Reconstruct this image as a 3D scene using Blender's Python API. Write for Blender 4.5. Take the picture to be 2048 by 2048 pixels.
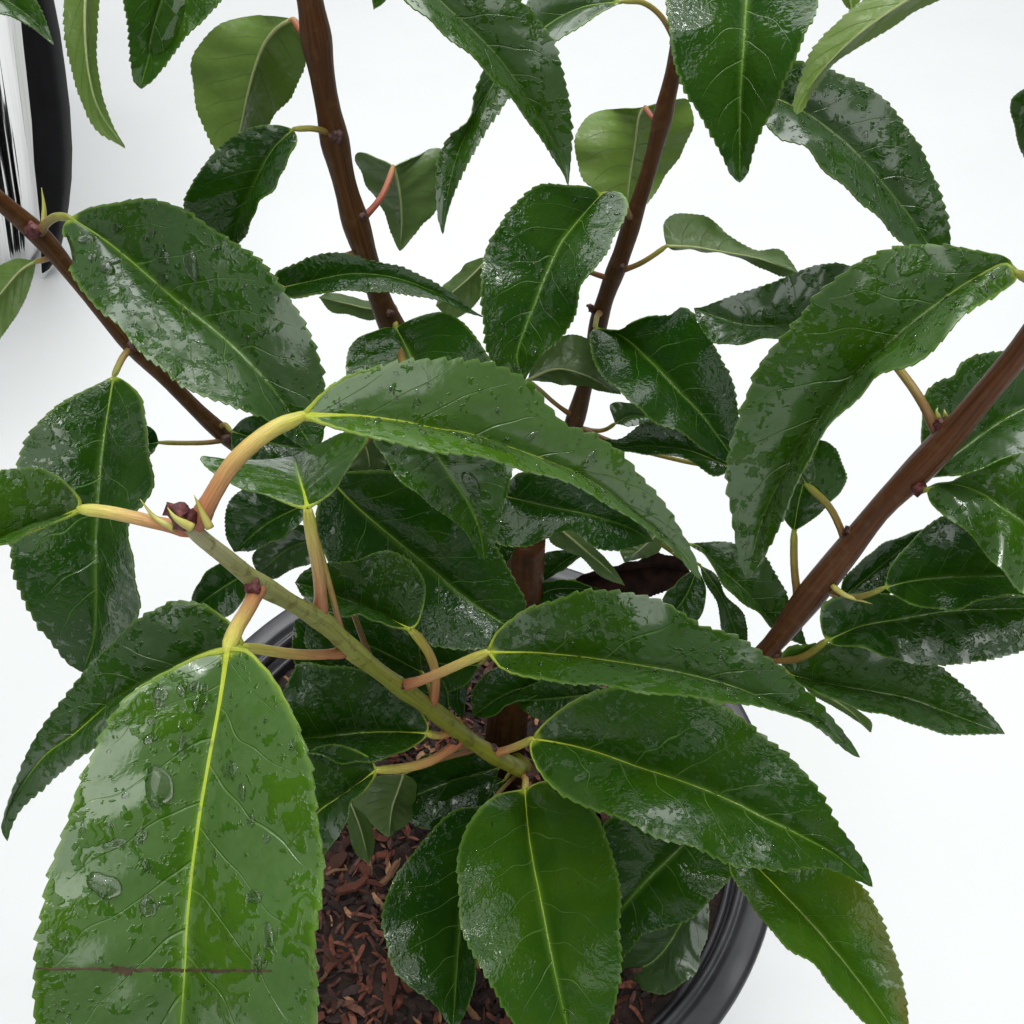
import bpy, math, random
import numpy as np
from mathutils import Vector

random.seed(7)
rng = np.random.default_rng(7)
sc = bpy.context.scene
for o in list(bpy.data.objects):
    bpy.data.objects.remove(o)
COL = sc.collection

# ------------------------------------------------------------------ camera
F = 1967.0                      # focal length in photo pixels (2048 wide)
PITCH = math.radians(47.0)
FWD = np.array([0, math.cos(PITCH), -math.sin(PITCH)])
UP = np.array([0, math.sin(PITCH), math.cos(PITCH)])
RIGHT = np.array([1.0, 0, 0])
RIM_Z, RIM_R = 0.130, 0.0845
RIM_PX = (926, 1578, 26.8)
CAM = np.array([0, 0, RIM_Z]) - 0.01 * RIM_PX[2] * (
    (RIM_PX[0] - 1024) / F * RIGHT - (RIM_PX[1] - 1024) / F * UP + FWD)

def at(x, y, d):
    """point seen at photo pixel x,y at d centimetres of depth"""
    return CAM + 0.01 * d * ((x - 1024) / F * RIGHT - (y - 1024) / F * UP + FWD)

cam = bpy.data.cameras.new('camera')
cam.sensor_width = 36.0
cam.lens = 36.0 * F / 2048
cam.clip_start = 0.005
cam.clip_end = 50
co = bpy.data.objects.new('camera', cam)
co.location = CAM
co.rotation_euler = (math.pi / 2 - PITCH, 0, 0)
COL.objects.link(co)
sc.camera = co

# ------------------------------------------------------------------ light
w = bpy.data.worlds.new('World')
sc.world = w
w.use_nodes = True
w.node_tree.nodes['Background'].inputs['Color'].default_value = (0.95, 0.98, 1.0, 1)
w.node_tree.nodes['Background'].inputs['Strength'].default_value = 0.2

def area(name, loc, target, sx, sy, power, col=(1, 1, 1)):
    l = bpy.data.lights.new(name, 'AREA')
    l.shape = 'RECTANGLE'
    l.size, l.size_y, l.energy, l.color = sx, sy, power, col
    o = bpy.data.objects.new(name, l)
    o.location = loc
    o.rotation_euler = (Vector(target) - Vector(loc)).to_track_quat('-Z', 'Y').to_euler()
    COL.objects.link(o)

area('overhead_softbox', (0.1, 0.15, 2.2), (0.0, 0.2, 0), 2.3, 1.9, 48, (1.0, 1.0, 0.985))
area('front_fill', (-0.25, -1.5, 1.45), (0.0, 0.0, 0.15), 1.9, 1.3, 15, (0.98, 0.995, 1.0))  # unseen area light added so camera-facing leaves pick up a soft sheen
area('back_fill', (0.2, 2.3, 1.9), (0.0, 0.2, 0.1), 2.4, 1.5, 38, (0.97, 0.99, 1.0))  # unseen area light added for backlight and sheen on upward blades
area('glint_strip', (0.1, 0.3, 1.6), (0.05, 0.1, 0.15), 1.1, 0.03, 7.5)  # unseen thin strip light added to make glints on wet leaves
sc.cycles.max_bounces = 7
sc.cycles.diffuse_bounces = 3
sc.cycles.glossy_bounces = 3
sc.cycles.transmission_bounces = 5
sc.cycles.transparent_max_bounces = 4
sc.view_settings.view_transform = 'Standard'
sc.view_settings.look = 'None'
sc.view_settings.exposure = 0.0
sc.view_settings.gamma = 1.0
sc.view_settings.use_curve_mapping = False

# ------------------------------------------------------------------ node helpers
class NT:
    def __init__(self, name):
        self.m = bpy.data.materials.new(name)
        self.m.use_nodes = True
        self.t = self.m.node_tree
        self.t.nodes.clear()
        self.out = self.t.nodes.new('ShaderNodeOutputMaterial')
    def n(self, typ, props=None, **ins):
        nd = self.t.nodes.new(typ)
        for k, v in (props or {}).items():
            setattr(nd, k, v)
        for k, v in ins.items():
            k = int(k[1:]) if k[0] == '_' else k.replace('_', ' ')
            self.set(nd.inputs[k], v)
        return nd
    def set(self, s, v):
        if isinstance(v, bpy.types.NodeSocket):
            self.t.links.new(v, s)
        elif isinstance(v, bpy.types.Node):
            self.t.links.new(v.outputs[0], s)
        else:
            if isinstance(v, tuple) and len(v) == 3 and s.type == 'RGBA':
                v = (*v, 1)
            s.default_value = v
    def math(self, op, a, b=0.0, c=0.0):
        return self.n('ShaderNodeMath', {'operation': op}, _0=a, _1=b, _2=c).outputs[0]
    def vmath(self, op, a, b):
        return self.n('ShaderNodeVectorMath', {'operation': op}, _0=a, _1=b).outputs[0]
    def smooth(self, v, a, b):
        return self.n('ShaderNodeMapRange', {'interpolation_type': 'SMOOTHSTEP'}, Value=v, From_Min=a, From_Max=b).outputs[0]
    def mix(self, f, a, b):
        nd = self.n('ShaderNodeMix', {'data_type': 'RGBA'})
        self.set(nd.inputs[0], f); self.set(nd.inputs[6], a); self.set(nd.inputs[7], b)
        return nd.outputs[2]
    def mixf(self, f, a, b):
        nd = self.n('ShaderNodeMix', {'data_type': 'FLOAT'})
        self.set(nd.inputs[0], f); self.set(nd.inputs[2], a); self.set(nd.inputs[3], b)
        return nd.outputs[0]
    def noise(self, vec, scale, detail=3.0, rough=0.55, dist=0.0):
        return self.n('ShaderNodeTexNoise', Vector=vec, Scale=scale, Detail=detail, Roughness=rough, Distortion=dist).outputs[0]
    def attr(self, name, typ='GEOMETRY'):
        return self.n('ShaderNodeAttribute', {'attribute_name': name, 'attribute_type': typ}).outputs['Fac']
    def coords(self):
        tc = self.n('ShaderNodeTexCoord').outputs['Object']
        rnd = self.n('ShaderNodeObjectInfo').outputs['Random']
        return self.vmath('ADD', tc, self.n('ShaderNodeCombineXYZ', X=self.math('MULTIPLY', rnd, 3.1), Y=self.math('MULTIPLY', rnd, 7.7), Z=rnd).outputs[0])

# ------------------------------------------------------------------ materials
def leaf_material(name, under):
    T = NT(name)
    P = T.coords()
    lat, along = T.attr('lat'), T.attr('along')
    tone, sheen = T.attr('tone', 'OBJECT'), T.attr('sheen', 'OBJECT')
    rnd = T.n('ShaderNodeObjectInfo').outputs['Random']
    alat = T.math('ABSOLUTE', lat)
    side = T.math('MULTIPLY', T.math('GREATER_THAN', lat, 0.0), 0.43)
    # lateral veins curving towards the tip
    cloud = T.noise(P, 100, 1)
    wob = T.math('MULTIPLY', T.math('SUBTRACT', cloud, 0.5), 0.9)
    bend = T.math('SUBTRACT', T.math('MULTIPLY', alat, 0.16), T.math('MULTIPLY', T.math('POWER', alat, 2.0), -0.05))
    q = T.math('ADD', T.math('ADD', T.math('MULTIPLY', T.math('SUBTRACT', along, bend), 8.0), side), T.math('ADD', wob, T.math('MULTIPLY', rnd, 5.0)))
    d = T.math('ABSOLUTE', T.math('SUBTRACT', T.math('FRACT', q), 0.5))
    vw = T.mixf(alat, 0.036, 0.012)
    vein = T.math('SUBTRACT', 1.0, T.smooth(d, T.math('MULTIPLY', vw, 0.3), vw))
    vein = T.math('MULTIPLY', vein, T.math('SUBTRACT', 1.0, T.smooth(alat, 0.55, 0.92)))
    # sharp edged patches: dark wet green against a painted, paler sky sheen
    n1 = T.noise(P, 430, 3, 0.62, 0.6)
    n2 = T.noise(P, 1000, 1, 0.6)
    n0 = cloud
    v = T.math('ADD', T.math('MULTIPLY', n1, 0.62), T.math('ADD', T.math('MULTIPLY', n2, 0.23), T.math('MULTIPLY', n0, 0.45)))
    thr = T.math('ADD', 0.40, T.math('MULTIPLY', sheen, 0.44))
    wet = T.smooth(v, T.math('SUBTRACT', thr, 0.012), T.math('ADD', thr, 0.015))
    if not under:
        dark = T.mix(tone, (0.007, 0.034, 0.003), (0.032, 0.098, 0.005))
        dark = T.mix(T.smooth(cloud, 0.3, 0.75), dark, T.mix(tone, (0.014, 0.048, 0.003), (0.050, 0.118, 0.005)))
        sheen_col = T.mix(tone, (0.034, 0.068, 0.024), (0.088, 0.162, 0.046))  # grey-green sky reflection put into the base colour, amount set per leaf
        sheen_col = T.mix(T.smooth(n2, 0.3, 0.7), sheen_col, T.mix(tone, (0.026, 0.058, 0.015), (0.072, 0.146, 0.032)))
        sheen_col = T.mix(T.mixf(sheen, 0.15, 0.95), dark, sheen_col)
        col = T.mix(wet, sheen_col, dark)
        col = T.mix(T.math('MULTIPLY', vein, 0.5), col, (0.115, 0.235, 0.045))
        rim = T.math('MULTIPLY', T.smooth(alat, T.mixf(T.smooth(along, 0.0, 0.3), 0.84, 0.95), 1.0), T.mixf(T.smooth(along, 0.03, 0.3), 0.8, 0.4))
        col = T.mix(T.math('MULTIPLY', rim, 0.8), col, (0.17, 0.29, 0.05))
        col = T.mix(T.math('SUBTRACT', 1.0, T.smooth(along, 0.008, 0.035)), col, (0.26, 0.35, 0.03))
        brz = T.math('MULTIPLY', T.attr('bronze', 'OBJECT'), T.math('MULTIPLY', T.smooth(along, 0.15, 0.8), T.math('MULTIPLY', cloud, T.smooth(T.math('MULTIPLY', lat, -1.0), 0.35, 1.0))))
        col = T.mix(brz, col, (0.12, 0.085, 0.008))
        core = T.math('MULTIPLY', T.math('SUBTRACT', 1.0, T.smooth(alat, 0.0, 0.12)), 0.5)
        col = T.mix(core, col, (0.10, 0.21, 0.02))
        rough = T.mixf(wet, T.mixf(n2, 0.13, 0.22), 0.07)
        spec = T.mixf(wet, 0.8, 0.27)
        h = T.math('ADD', T.math('MULTIPLY', wet, -0.35), T.math('ADD', T.math('MULTIPLY', n1, T.mixf(wet, 0.2, 0.9)), T.math('MULTIPLY', n2, T.mixf(wet, 0.05, 0.32))))
        h = T.math('SUBTRACT', h, T.math('MULTIPLY', vein, 0.6))
        h = T.math('ADD', h, T.math('MULTIPLY', cloud, 1.5))
        dist, tr = 0.00030, 0.12
        trc = T.mix(tone, (0.10, 0.26, 0.02), (0.26, 0.46, 0.03))
    else:
        col = T.mix(T.smooth(cloud, 0.3, 0.7), (0.125, 0.200, 0.065), (0.095, 0.170, 0.040))
        col = T.mix(T.math('MULTIPLY', vein, 0.5), col, (0.30, 0.38, 0.17))
        col = T.mix(tone, col, (0.21, 0.32, 0.06))
        rough = T.mixf(wet, 0.45, 0.25)
        spec = T.mixf(wet, 0.4, 0.5)
        h = T.math('ADD', T.math('MULTIPLY', vein, 1.2), T.math('MULTIPLY', n1, 0.8))
        dist, tr = 0.00022, 0.52
        trc = T.mix(tone, (0.28, 0.50, 0.07), (0.52, 0.68, 0.07))
    bump = T.n('ShaderNodeBump', Strength=1.0, Distance=dist, Height=h)
    pr = T.n('ShaderNodeBsdfPrincipled', Base_Color=col, Roughness=rough, Specular_IOR_Level=spec, Normal=bump.outputs[0])
    tl = T.n('ShaderNodeBsdfTranslucent', Color=trc)
    mx = T.n('ShaderNodeMixShader', _0=tr, _1=pr.outputs[0], _2=tl.outputs[0])
    T.set(T.out.inputs[0], mx)
    return T.m

def tube_material(name, stops, rough=0.4, streak=(0.7, 1.25), mott=None, bump=0.0002, spec=0.35):
    """colour ramp along a tube (attribute along) with lengthwise streaks"""
    T = NT(name)
    P = T.coords()
    al = T.attr('along')
    r = T.n('ShaderNodeValToRGB', Fac=al)
    el = r.color_ramp.elements
    while len(el) < len(stops):
        el.new(0.5)
    for e, (p, c) in zip(el, stops):
        e.position, e.color = p, (*c, 1)
    a = T.attr('lat')
    vec = T.n('ShaderNodeCombineXYZ', X=T.math('MULTIPLY', a, 6.0), Y=T.math('MULTIPLY', al, 3.0), Z=T.n('ShaderNodeObjectInfo').outputs['Random']).outputs[0]
    s = T.noise(vec, 2.2, 4, 0.6)
    s2 = T.noise(P, 500, 3)
    f = T.mixf(T.smooth(s, 0.3, 0.7), streak[0], streak[1])
    col = T.n('ShaderNodeMix', {'data_type': 'RGBA', 'blend_type': 'MULTIPLY'})
    T.set(col.inputs[0], 1.0); T.set(col.inputs[6], r.outputs[0])
    T.set(col.inputs[7], T.n('ShaderNodeCombineColor', _0=f, _1=f, _2=f).outputs[0])
    c = col.outputs[2]
    if mott:
        c = T.mix(T.math('MULTIPLY', T.smooth(s2, 0.52, 0.66), mott[1]), c, mott[0])
    b = T.n('ShaderNodeBump', Strength=0.7, Distance=bump, Height=T.math('ADD', s2, s))
    pr = T.n('ShaderNodeBsdfPrincipled', Base_Color=c, Roughness=rough, Normal=b.outputs[0], Specular_IOR_Level=spec)
    T.set(T.out.inputs[0], pr)
    return T.m

def plain(name, c1, c2, scale, rough, metal=0.0, bump=0.0, spec=0.5, rough2=None):
    T = NT(name)
    P = T.coords()
    n = T.noise(P, scale, 5, 0.6)
    col = T.mix(T.smooth(n, 0.35, 0.65), c1, c2)
    kw = {}
    if bump:
        kw['Normal'] = T.n('ShaderNodeBump', Strength=0.8, Distance=bump, Height=n).outputs[0]
    pr = T.n('ShaderNodeBsdfPrincipled', Base_Color=col, Roughness=T.mixf(n, rough, rough2 if rough2 is not None else rough), Metallic=metal, Specular_IOR_Level=spec, **kw)
    T.set(T.out.inputs[0], pr)
    return T.m

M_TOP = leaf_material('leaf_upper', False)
M_UND = leaf_material('leaf_underside', True)
M_BROWN = tube_material('brown_bark', [(0, (0.034, 0.017, 0.005)), (0.5, (0.048, 0.020, 0.004)), (1, (0.078, 0.025, 0.004))], 0.45, (0.55, 1.45), ((0.10, 0.060, 0.020), 0.3), 0.00022, 0.2)
M_RUST = tube_material('red_brown_bark', [(0, (0.040, 0.018, 0.005)), (0.45, (0.085, 0.028, 0.007)), (1, (0.125, 0.040, 0.010))], 0.42, (0.6, 1.4), ((0.14, 0.075, 0.03), 0.25), 0.0002, 0.25)
M_GREEN = tube_material('green_stem', [(0, (0.18, 0.19, 0.012)), (0.5, (0.22, 0.24, 0.040)), (0.85, (0.26, 0.27, 0.09)), (1, (0.34, 0.32, 0.18))], 0.4, (0.75, 1.2), ((0.10, 0.085, 0.01), 0.65), 0.00012)
M_PETY = tube_material('young_petiole', [(0, (0.34, 0.085, 0.055)), (0.25, (0.46, 0.22, 0.09)), (0.62, (0.50, 0.40, 0.10)), (1, (0.40, 0.46, 0.05))], 0.33, (0.75, 1.15), None, 0.00012)
M_PETO = tube_material('old_petiole', [(0, (0.14, 0.045, 0.025)), (0.35, (0.22, 0.15, 0.035)), (1, (0.24, 0.28, 0.035))], 0.35, (0.7, 1.2), None, 0.00012)
M_PETR = tube_material('red_petiole', [(0, (0.22, 0.05, 0.035)), (0.6, (0.34, 0.10, 0.05)), (1, (0.36, 0.25, 0.09))], 0.35, (0.75, 1.2), None, 0.00012)
M_RIBY = tube_material('young_midrib', [(0, (0.40, 0.46, 0.035)), (0.5, (0.30, 0.42, 0.03)), (1, (0.14, 0.28, 0.03))], 0.25, (0.85, 1.1))
M_RIBO = tube_material('old_midrib', [(0, (0.21, 0.30, 0.04)), (0.5, (0.14, 0.25, 0.045)), (1, (0.07, 0.16, 0.03))], 0.25, (0.85, 1.1))
M_MARG = tube_material('blade_margin', [(0, (0.36, 0.42, 0.04)), (0.35, (0.20, 0.31, 0.04)), (1, (0.05, 0.11, 0.03))], 0.3, (0.85, 1.1))
M_RIBU = tube_material('underside_midrib', [(0, (0.36, 0.40, 0.16)), (1, (0.24, 0.34, 0.12))], 0.4, (0.85, 1.1))
M_BUD = plain('bud_scales', (0.050, 0.007, 0.009), (0.135, 0.030, 0.028), 900, 0.6, bump=0.0004)
M_BUDB = plain('old_bud_scales', (0.030, 0.009, 0.008), (0.10, 0.042, 0.032), 900, 0.6, bump=0.0004)
M_STIP = plain('stipule_green', (0.34, 0.36, 0.06), (0.42, 0.36, 0.10), 500, 0.45)
M_DEAD = plain('dead_leaf_brown', (0.006, 0.003, 0.002), (0.024, 0.008, 0.005), 300, 0.85, bump=0.0006, spec=0.15)
M_SCAR = plain('dry_brown_tissue', (0.014, 0.007, 0.002), (0.060, 0.036, 0.010), 420, 0.7, bump=0.0001)
M_POT = plain('black_pot_plastic', (0.024, 0.024, 0.028), (0.036, 0.036, 0.042), 90, 0.30, rough2=0.5, bump=0.00008)
M_SOIL = plain('dark_potting_mix', (0.007, 0.004, 0.003), (0.030, 0.013, 0.008), 260, 0.85, bump=0.002)
CHIPM = [plain('bark_chip_%s' % n, a, b, 420, 0.75, bump=0.0006) for n, a, b in (
    ('red', (0.085, 0.024, 0.013), (0.20, 0.060, 0.032)), ('brown', (0.040, 0.015, 0.009), (0.11, 0.038, 0.022)),
    ('dark', (0.010, 0.005, 0.004), (0.035, 0.014, 0.010)), ('tan', (0.20, 0.095, 0.040), (0.36, 0.19, 0.10)))]
Ts = NT('polished_steel')
oc = Ts.n('ShaderNodeTexCoord').outputs['Object']
ang = Ts.n('ShaderNodeVectorMath', {'operation': 'NORMALIZE'}, _0=Ts.vmath('MULTIPLY', oc, (1, 1, 0))).outputs[0]
sn = Ts.noise(Ts.vmath('ADD', ang, Ts.vmath('MULTIPLY', oc, (0, 0, 0.35))), 7.0, 3, 0.6)  # vertical streaks that paint reflected bands into the steel colour
Ts.set(Ts.out.inputs[0], Ts.n('ShaderNodeBsdfPrincipled', Base_Color=Ts.mix(Ts.smooth(sn, 0.35, 0.62), (0.50, 0.50, 0.48), (0.86, 0.86, 0.85)), Metallic=1.0, Roughness=0.10,
       Normal=Ts.n('ShaderNodeBump', Strength=0.5, Distance=0.01, Height=sn).outputs[0]))
M_STEEL = Ts.m
M_BLACK = plain('black_handle_plastic', (0.004, 0.004, 0.0045), (0.006, 0.006, 0.007), 60, 0.55, spec=0.1)
M_TABLE = plain('white_laminate', (0.585, 0.60, 0.60), (0.60, 0.612, 0.612), 9, 0.5, spec=0.3)
Tw = NT('water')
Tw.set(Tw.out.inputs[0], Tw.n('ShaderNodeBsdfPrincipled', Base_Color=(1, 1, 1), Roughness=0.0, IOR=1.33, Transmission_Weight=1.0))
M_WATER = Tw.m

# ------------------------------------------------------------------ mesh helpers
def link(name, verts, faces, mats, parent=None, mi=None, attrs=None, smooth=True, origin=None):
    verts = np.asarray(verts, float)
    me = bpy.data.meshes.new(name)
    org = np.zeros(3) if origin is None else np.asarray(origin, float)
    me.from_pydata((verts - org).tolist(), [], faces)
    for m in (mats if isinstance(mats, (list, tuple)) else [mats]):
        me.materials.append(m)
    if mi is not None:
        me.polygons.foreach_set('material_index', np.asarray(mi, np.int32))
    me.polygons.foreach_set('use_smooth', np.full(len(me.polygons), smooth))
    for k, v in (attrs or {}).items():
        a = me.attributes.new(k, 'FLOAT', 'POINT')
        a.data.foreach_set('value', np.asarray(v, np.float32))
    me.update()
    ob = bpy.data.objects.new(name, me)
    COL.objects.link(ob)
    if parent is not None:
        ob.parent = parent
        ob.location = org - np.array(parent['_o']) if '_o' in parent else org
    else:
        ob.location = org
    ob['_o'] = tuple(float(x) for x in org)
    return ob

def thing(name, label, cat, loc=(0, 0, 0)):
    e = bpy.data.objects.new(name, None)
    e.empty_display_size = 0.02
    e.location = loc
    e['label'], e['category'] = label, cat
    e['_o'] = tuple(float(x) for x in loc)
    COL.objects.link(e)
    return e

def spline(pts, n):
    """Catmull-Rom through pts, resampled to n points of equal arc length"""
    p = np.asarray(pts, float)
    if len(p) == 2:
        t = np.linspace(0, 1, n)[:, None]
        return p[0] * (1 - t) + p[1] * t
    q = np.vstack([2 * p[0] - p[1], p, 2 * p[-1] - p[-2]])
    out = []
    for i in range(1, len(q) - 2):
        p0, p1, p2, p3 = q[i - 1:i + 3]
        k = [0.0]
        for a, b in ((p0, p1), (p1, p2), (p2, p3)):
            k.append(k[-1] + max(np.linalg.norm((b - a)[:2]), 1e-6) ** 0.5)
        t = np.linspace(k[1], k[2], 16, endpoint=(i == len(q) - 3))[:, None]
        A1 = (k[1] - t) / (k[1] - k[0]) * p0 + (t - k[0]) / (k[1] - k[0]) * p1
        A2 = (k[2] - t) / (k[2] - k[1]) * p1 + (t - k[1]) / (k[2] - k[1]) * p2
        A3 = (k[3] - t) / (k[3] - k[2]) * p2 + (t - k[2]) / (k[3] - k[2]) * p3
        B1 = (k[2] - t) / (k[2] - k[0]) * A1 + (t - k[0]) / (k[2] - k[0]) * A2
        B2 = (k[3] - t) / (k[3] - k[1]) * A2 + (t - k[1]) / (k[3] - k[1]) * A3
        out.append((k[2] - t) / (k[2] - k[1]) * B1 + (t - k[1]) / (k[2] - k[1]) * B2)
    c = np.vstack(out)
    s = np.r_[0, np.cumsum(np.linalg.norm(np.diff(c[:, :2], axis=0), axis=1) + 1e-9)]
    u = np.linspace(0, s[-1], n)
    return np.stack([np.interp(u, s, c[:, j]) for j in range(c.shape[1])], 1)

def smooth1(a, k):
    pad = np.r_[np.full(k, a[0]), a, np.full(k, a[-1])]
    return np.convolve(pad, np.ones(2 * k + 1) / (2 * k + 1), 'valid')

def tube(name, path, rad, mat, parent, sides=12, bump=0.0, cap=True, origin=None):
    path = np.asarray(path, float)
    n = len(path)
    rad = np.broadcast_to(np.asarray(rad, float), (n,))
    tg = np.gradient(path, axis=0)
    tg /= np.linalg.norm(tg, axis=1)[:, None] + 1e-12
    nrm = np.cross(tg[0], [0.31, 0.2, 0.93]); nrm /= np.linalg.norm(nrm)
    V, al, lt = [], [], []
    for i in range(n):
        nrm = nrm - tg[i] * (nrm @ tg[i]); nrm /= np.linalg.norm(nrm)
        b = np.cross(tg[i], nrm)
        for j in range(sides):
            a = 2 * math.pi * j / sides
            r = rad[i] * (1 + bump * rng.normal())
            V.append(path[i] + r * (math.cos(a) * nrm + math.sin(a) * b))
            al.append(i / (n - 1)); lt.append(math.cos(a))
    Fc = [(i * sides + j, i * sides + (j + 1) % sides, (i + 1) * sides + (j + 1) % sides, (i + 1) * sides + j)
          for i in range(n - 1) for j in range(sides)]
    if cap:
        Fc.append(tuple(range(sides))[::-1])
        Fc.append(tuple((n - 1) * sides + j for j in range(sides)))
    return link(name, V, Fc, mat, parent, attrs={'along': al, 'lat': lt}, origin=path[0] if origin is None else origin)

def lathe(name, prof, centre, mat, parent=None, seg=96, wob=0.0, closed=False):
    prof = np.asarray(prof, float)
    n = len(prof)
    V = []
    for j in range(seg):
        a = 2 * math.pi * j / seg
        V += [(centre[0] + r * math.cos(a), centre[1] + r * math.sin(a), centre[2] + z) for r, z in prof]
    m = n if closed else n - 1
    Fc = [(j * n + i, ((j + 1) % seg) * n + i, ((j + 1) % seg) * n + (i + 1) % n, j * n + (i + 1) % n) for j in range(seg) for i in range(m)]
    return link(name, V, Fc, mat, parent, origin=centre)

def lump(name, c, axis, ln, r, mat, parent, rough=0.25, taper=0.4, sides=10, rings=9):
    """rounded scaly lump growing from c along axis"""
    axis = np.asarray(axis, float); axis /= np.linalg.norm(axis)
    n1 = np.cross(axis, [0.2, 0.5, 0.84]); n1 /= np.linalg.norm(n1)
    n2 = np.cross(axis, n1)
    V = []
    for i in range(rings):
        t = i / (rings - 1)
        rr = r * (math.sin(math.pi * min(1, (t * 0.88 + 0.12))) ** 0.6) * (1 - taper * t) + r * 0.03
        for j in range(sides):
            a = 2 * math.pi * j / sides
            k = rr * (1 + rough * rng.normal() * 0.6)
            V.append(np.asarray(c) + axis * (t * ln + rough * r * 0.4 * rng.normal()) + k * (math.cos(a) * n1 + math.sin(a) * n2))
    Fc = [(i * sides + j, i * sides + (j + 1) % sides, (i + 1) * sides + (j + 1) % sides, (i + 1) * sides + j) for i in range(rings - 1) for j in range(sides)]
    Fc += [tuple(range(sides))[::-1], tuple((rings - 1) * sides + j for j in range(sides))]
    return link(name, V, Fc, mat, parent, origin=c)

# ------------------------------------------------------------------ table
S = 4.0
tb = link('tabletop', [(-S, -S, 0), (S, -S, 0), (S, S + 2, 0), (-S, S + 2, 0)], [(0, 1, 2, 3)], M_TABLE)
tb['kind'] = 'structure'

# ------------------------------------------------------------------ plant pot
pot = thing('plant_pot', 'round black plastic nursery pot holding the wet shrub', 'plant pot')
R = RIM_R
HZ = RIM_Z
lathe('wall', [(0.0, 0.004), (0.060, 0.004), (0.060, 0.0015), (0.062, 0.0), (0.064, 0.002), (R - 0.0075, HZ - 0.012), (R - 0.0068, HZ - 0.006),
               (R - 0.0095, HZ - 0.006), (R - 0.0105, HZ - 0.013), (0.061, 0.007), (0.0, 0.007)], (0, 0, 0), M_POT, pot, 120)
rimo = lathe('rim', [(R - 0.0062, HZ - 0.0125), (R - 0.0006, HZ - 0.0125), (R, HZ - 0.0115), (R + 0.0006, HZ - 0.002), (R + 0.0001, HZ - 0.0004), (R - 0.0012, HZ), (R - 0.0052, HZ - 0.0004),
              (R - 0.0062, HZ - 0.0012), (R - 0.0067, HZ - 0.0026), (R - 0.0074, HZ - 0.0026), (R - 0.0080, HZ - 0.0018), (R - 0.0088, HZ - 0.0022), (R - 0.0093, HZ - 0.0048), (R - 0.0063, HZ - 0.0052)],
             (0, 0, 0), M_POT, pot, 160, closed=True)
for k in range(1):
    z = HZ - 0.0075 - 0.011 * k
    r0 = R - 0.0105 - 0.0022 * k
    lathe('moulded_ridge', [(r0 + 0.0006, z), (r0 - 0.0008, z - 0.0004), (r0 - 0.0010, z - 0.0012), (r0 + 0.0004, z - 0.0018)], (0, 0, 0), M_POT, pot, 120, closed=True)

# ------------------------------------------------------------------ potting mix and bark
SZ = HZ - 0.012
def soil_h(x, y):
    return SZ + 0.0022 * math.sin(90 * x + 1) * math.cos(75 * y) + 0.0012 * math.sin(210 * x + 160 * y) + 0.004 * math.exp(-((x - 0.008) ** 2 + (y - 0.004) ** 2) / 0.0009)
V, Fc = [], []
nr, ns = 40, 110
for i in range(nr + 1):
    r = (R - 0.0108) * (i / nr)
    for j in range(ns):
        a = 2 * math.pi * j / ns
        x, y = r * math.cos(a), r * math.sin(a)
        V.append((x, y, soil_h(x, y) + rng.normal() * 0.0011))
for i in range(nr):
    for j in range(ns):
        Fc.append((i * ns + j, i * ns + (j + 1) % ns, (i + 1) * ns + (j + 1) % ns, (i + 1) * ns + j))
mixo = link('potting_mix', V, Fc, M_SOIL, origin=(0, 0, 0))
mixo['label'], mixo['category'] = 'dark potting mix topped with reddish bark chips inside the pot', 'potting mix'

def chip_mesh(k):
    n = 7
    L, Wd, H = 1.0, random.uniform(0.16, 0.38), random.uniform(0.05, 0.13)
    V = []
    for i in range(n):
        t = i / (n - 1)
        wv = Wd * 0.5 * (0.35 + 0.65 * math.sin(math.pi * (0.12 + 0.76 * t))) * random.uniform(0.8, 1.15)
        x = (t - 0.5) * L
        b = 0.12 * math.sin(3 * t + k)
        for sx, sz in ((-1, -1), (1, -1), (1, 1), (-1, 1)):
            V.append((x + random.uniform(-.05, .05), sx * wv + b, sz * H * 0.5 * random.uniform(0.5, 1.2) + 0.1 * math.cos(4 * t + k)))
    Fc = [(i * 4 + j, i * 4 + (j + 1) % 4, (i + 1) * 4 + (j + 1) % 4, (i + 1) * 4 + j) for i in range(n - 1) for j in range(4)]
    Fc += [(3, 2, 1, 0), tuple((n - 1) * 4 + j for j in range(4))]
    return V, Fc
CH = [chip_mesh(k) for k in range(10)]
chip_meshes = []
for k, (V, Fc) in enumerate(CH):
    for m in CHIPM:
        me = bpy.data.meshes.new('bark_chip')
        me.from_pydata(V, [], Fc)
        me.materials.append(m)
        me.update()
        chip_meshes.append(me)
def chip_spot(ymax):
    while True:
        a, r = random.uniform(0, 2 * math.pi), (R - 0.0145) * math.sqrt(random.random())
        x, y = r * math.cos(a), r * math.sin(a)
        if y < ymax and math.hypot(x - .008, y) > .008:
            return x, y
for k in range(290):
    x, y = chip_spot(0.02)
    me = chip_meshes[random.randrange(10) * 4 + random.choices((0, 1, 2, 3), (5, 5, 3, 1))[0]]
    o = bpy.data.objects.new('bark_chip', me)
    s = random.uniform(0.0045, 0.0115) * (1.1 if k < 60 else 0.8)
    o.scale = (s, s, s)
    o.location = (x, y, soil_h(x, y) + random.uniform(0.0005, 0.0042))
    o.rotation_euler = (random.gauss(0, .35), random.gauss(0, .35), random.uniform(0, 6.28))
    o.parent = mixo
    COL.objects.link(o)
V, Fc, mi = [], [], []
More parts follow.
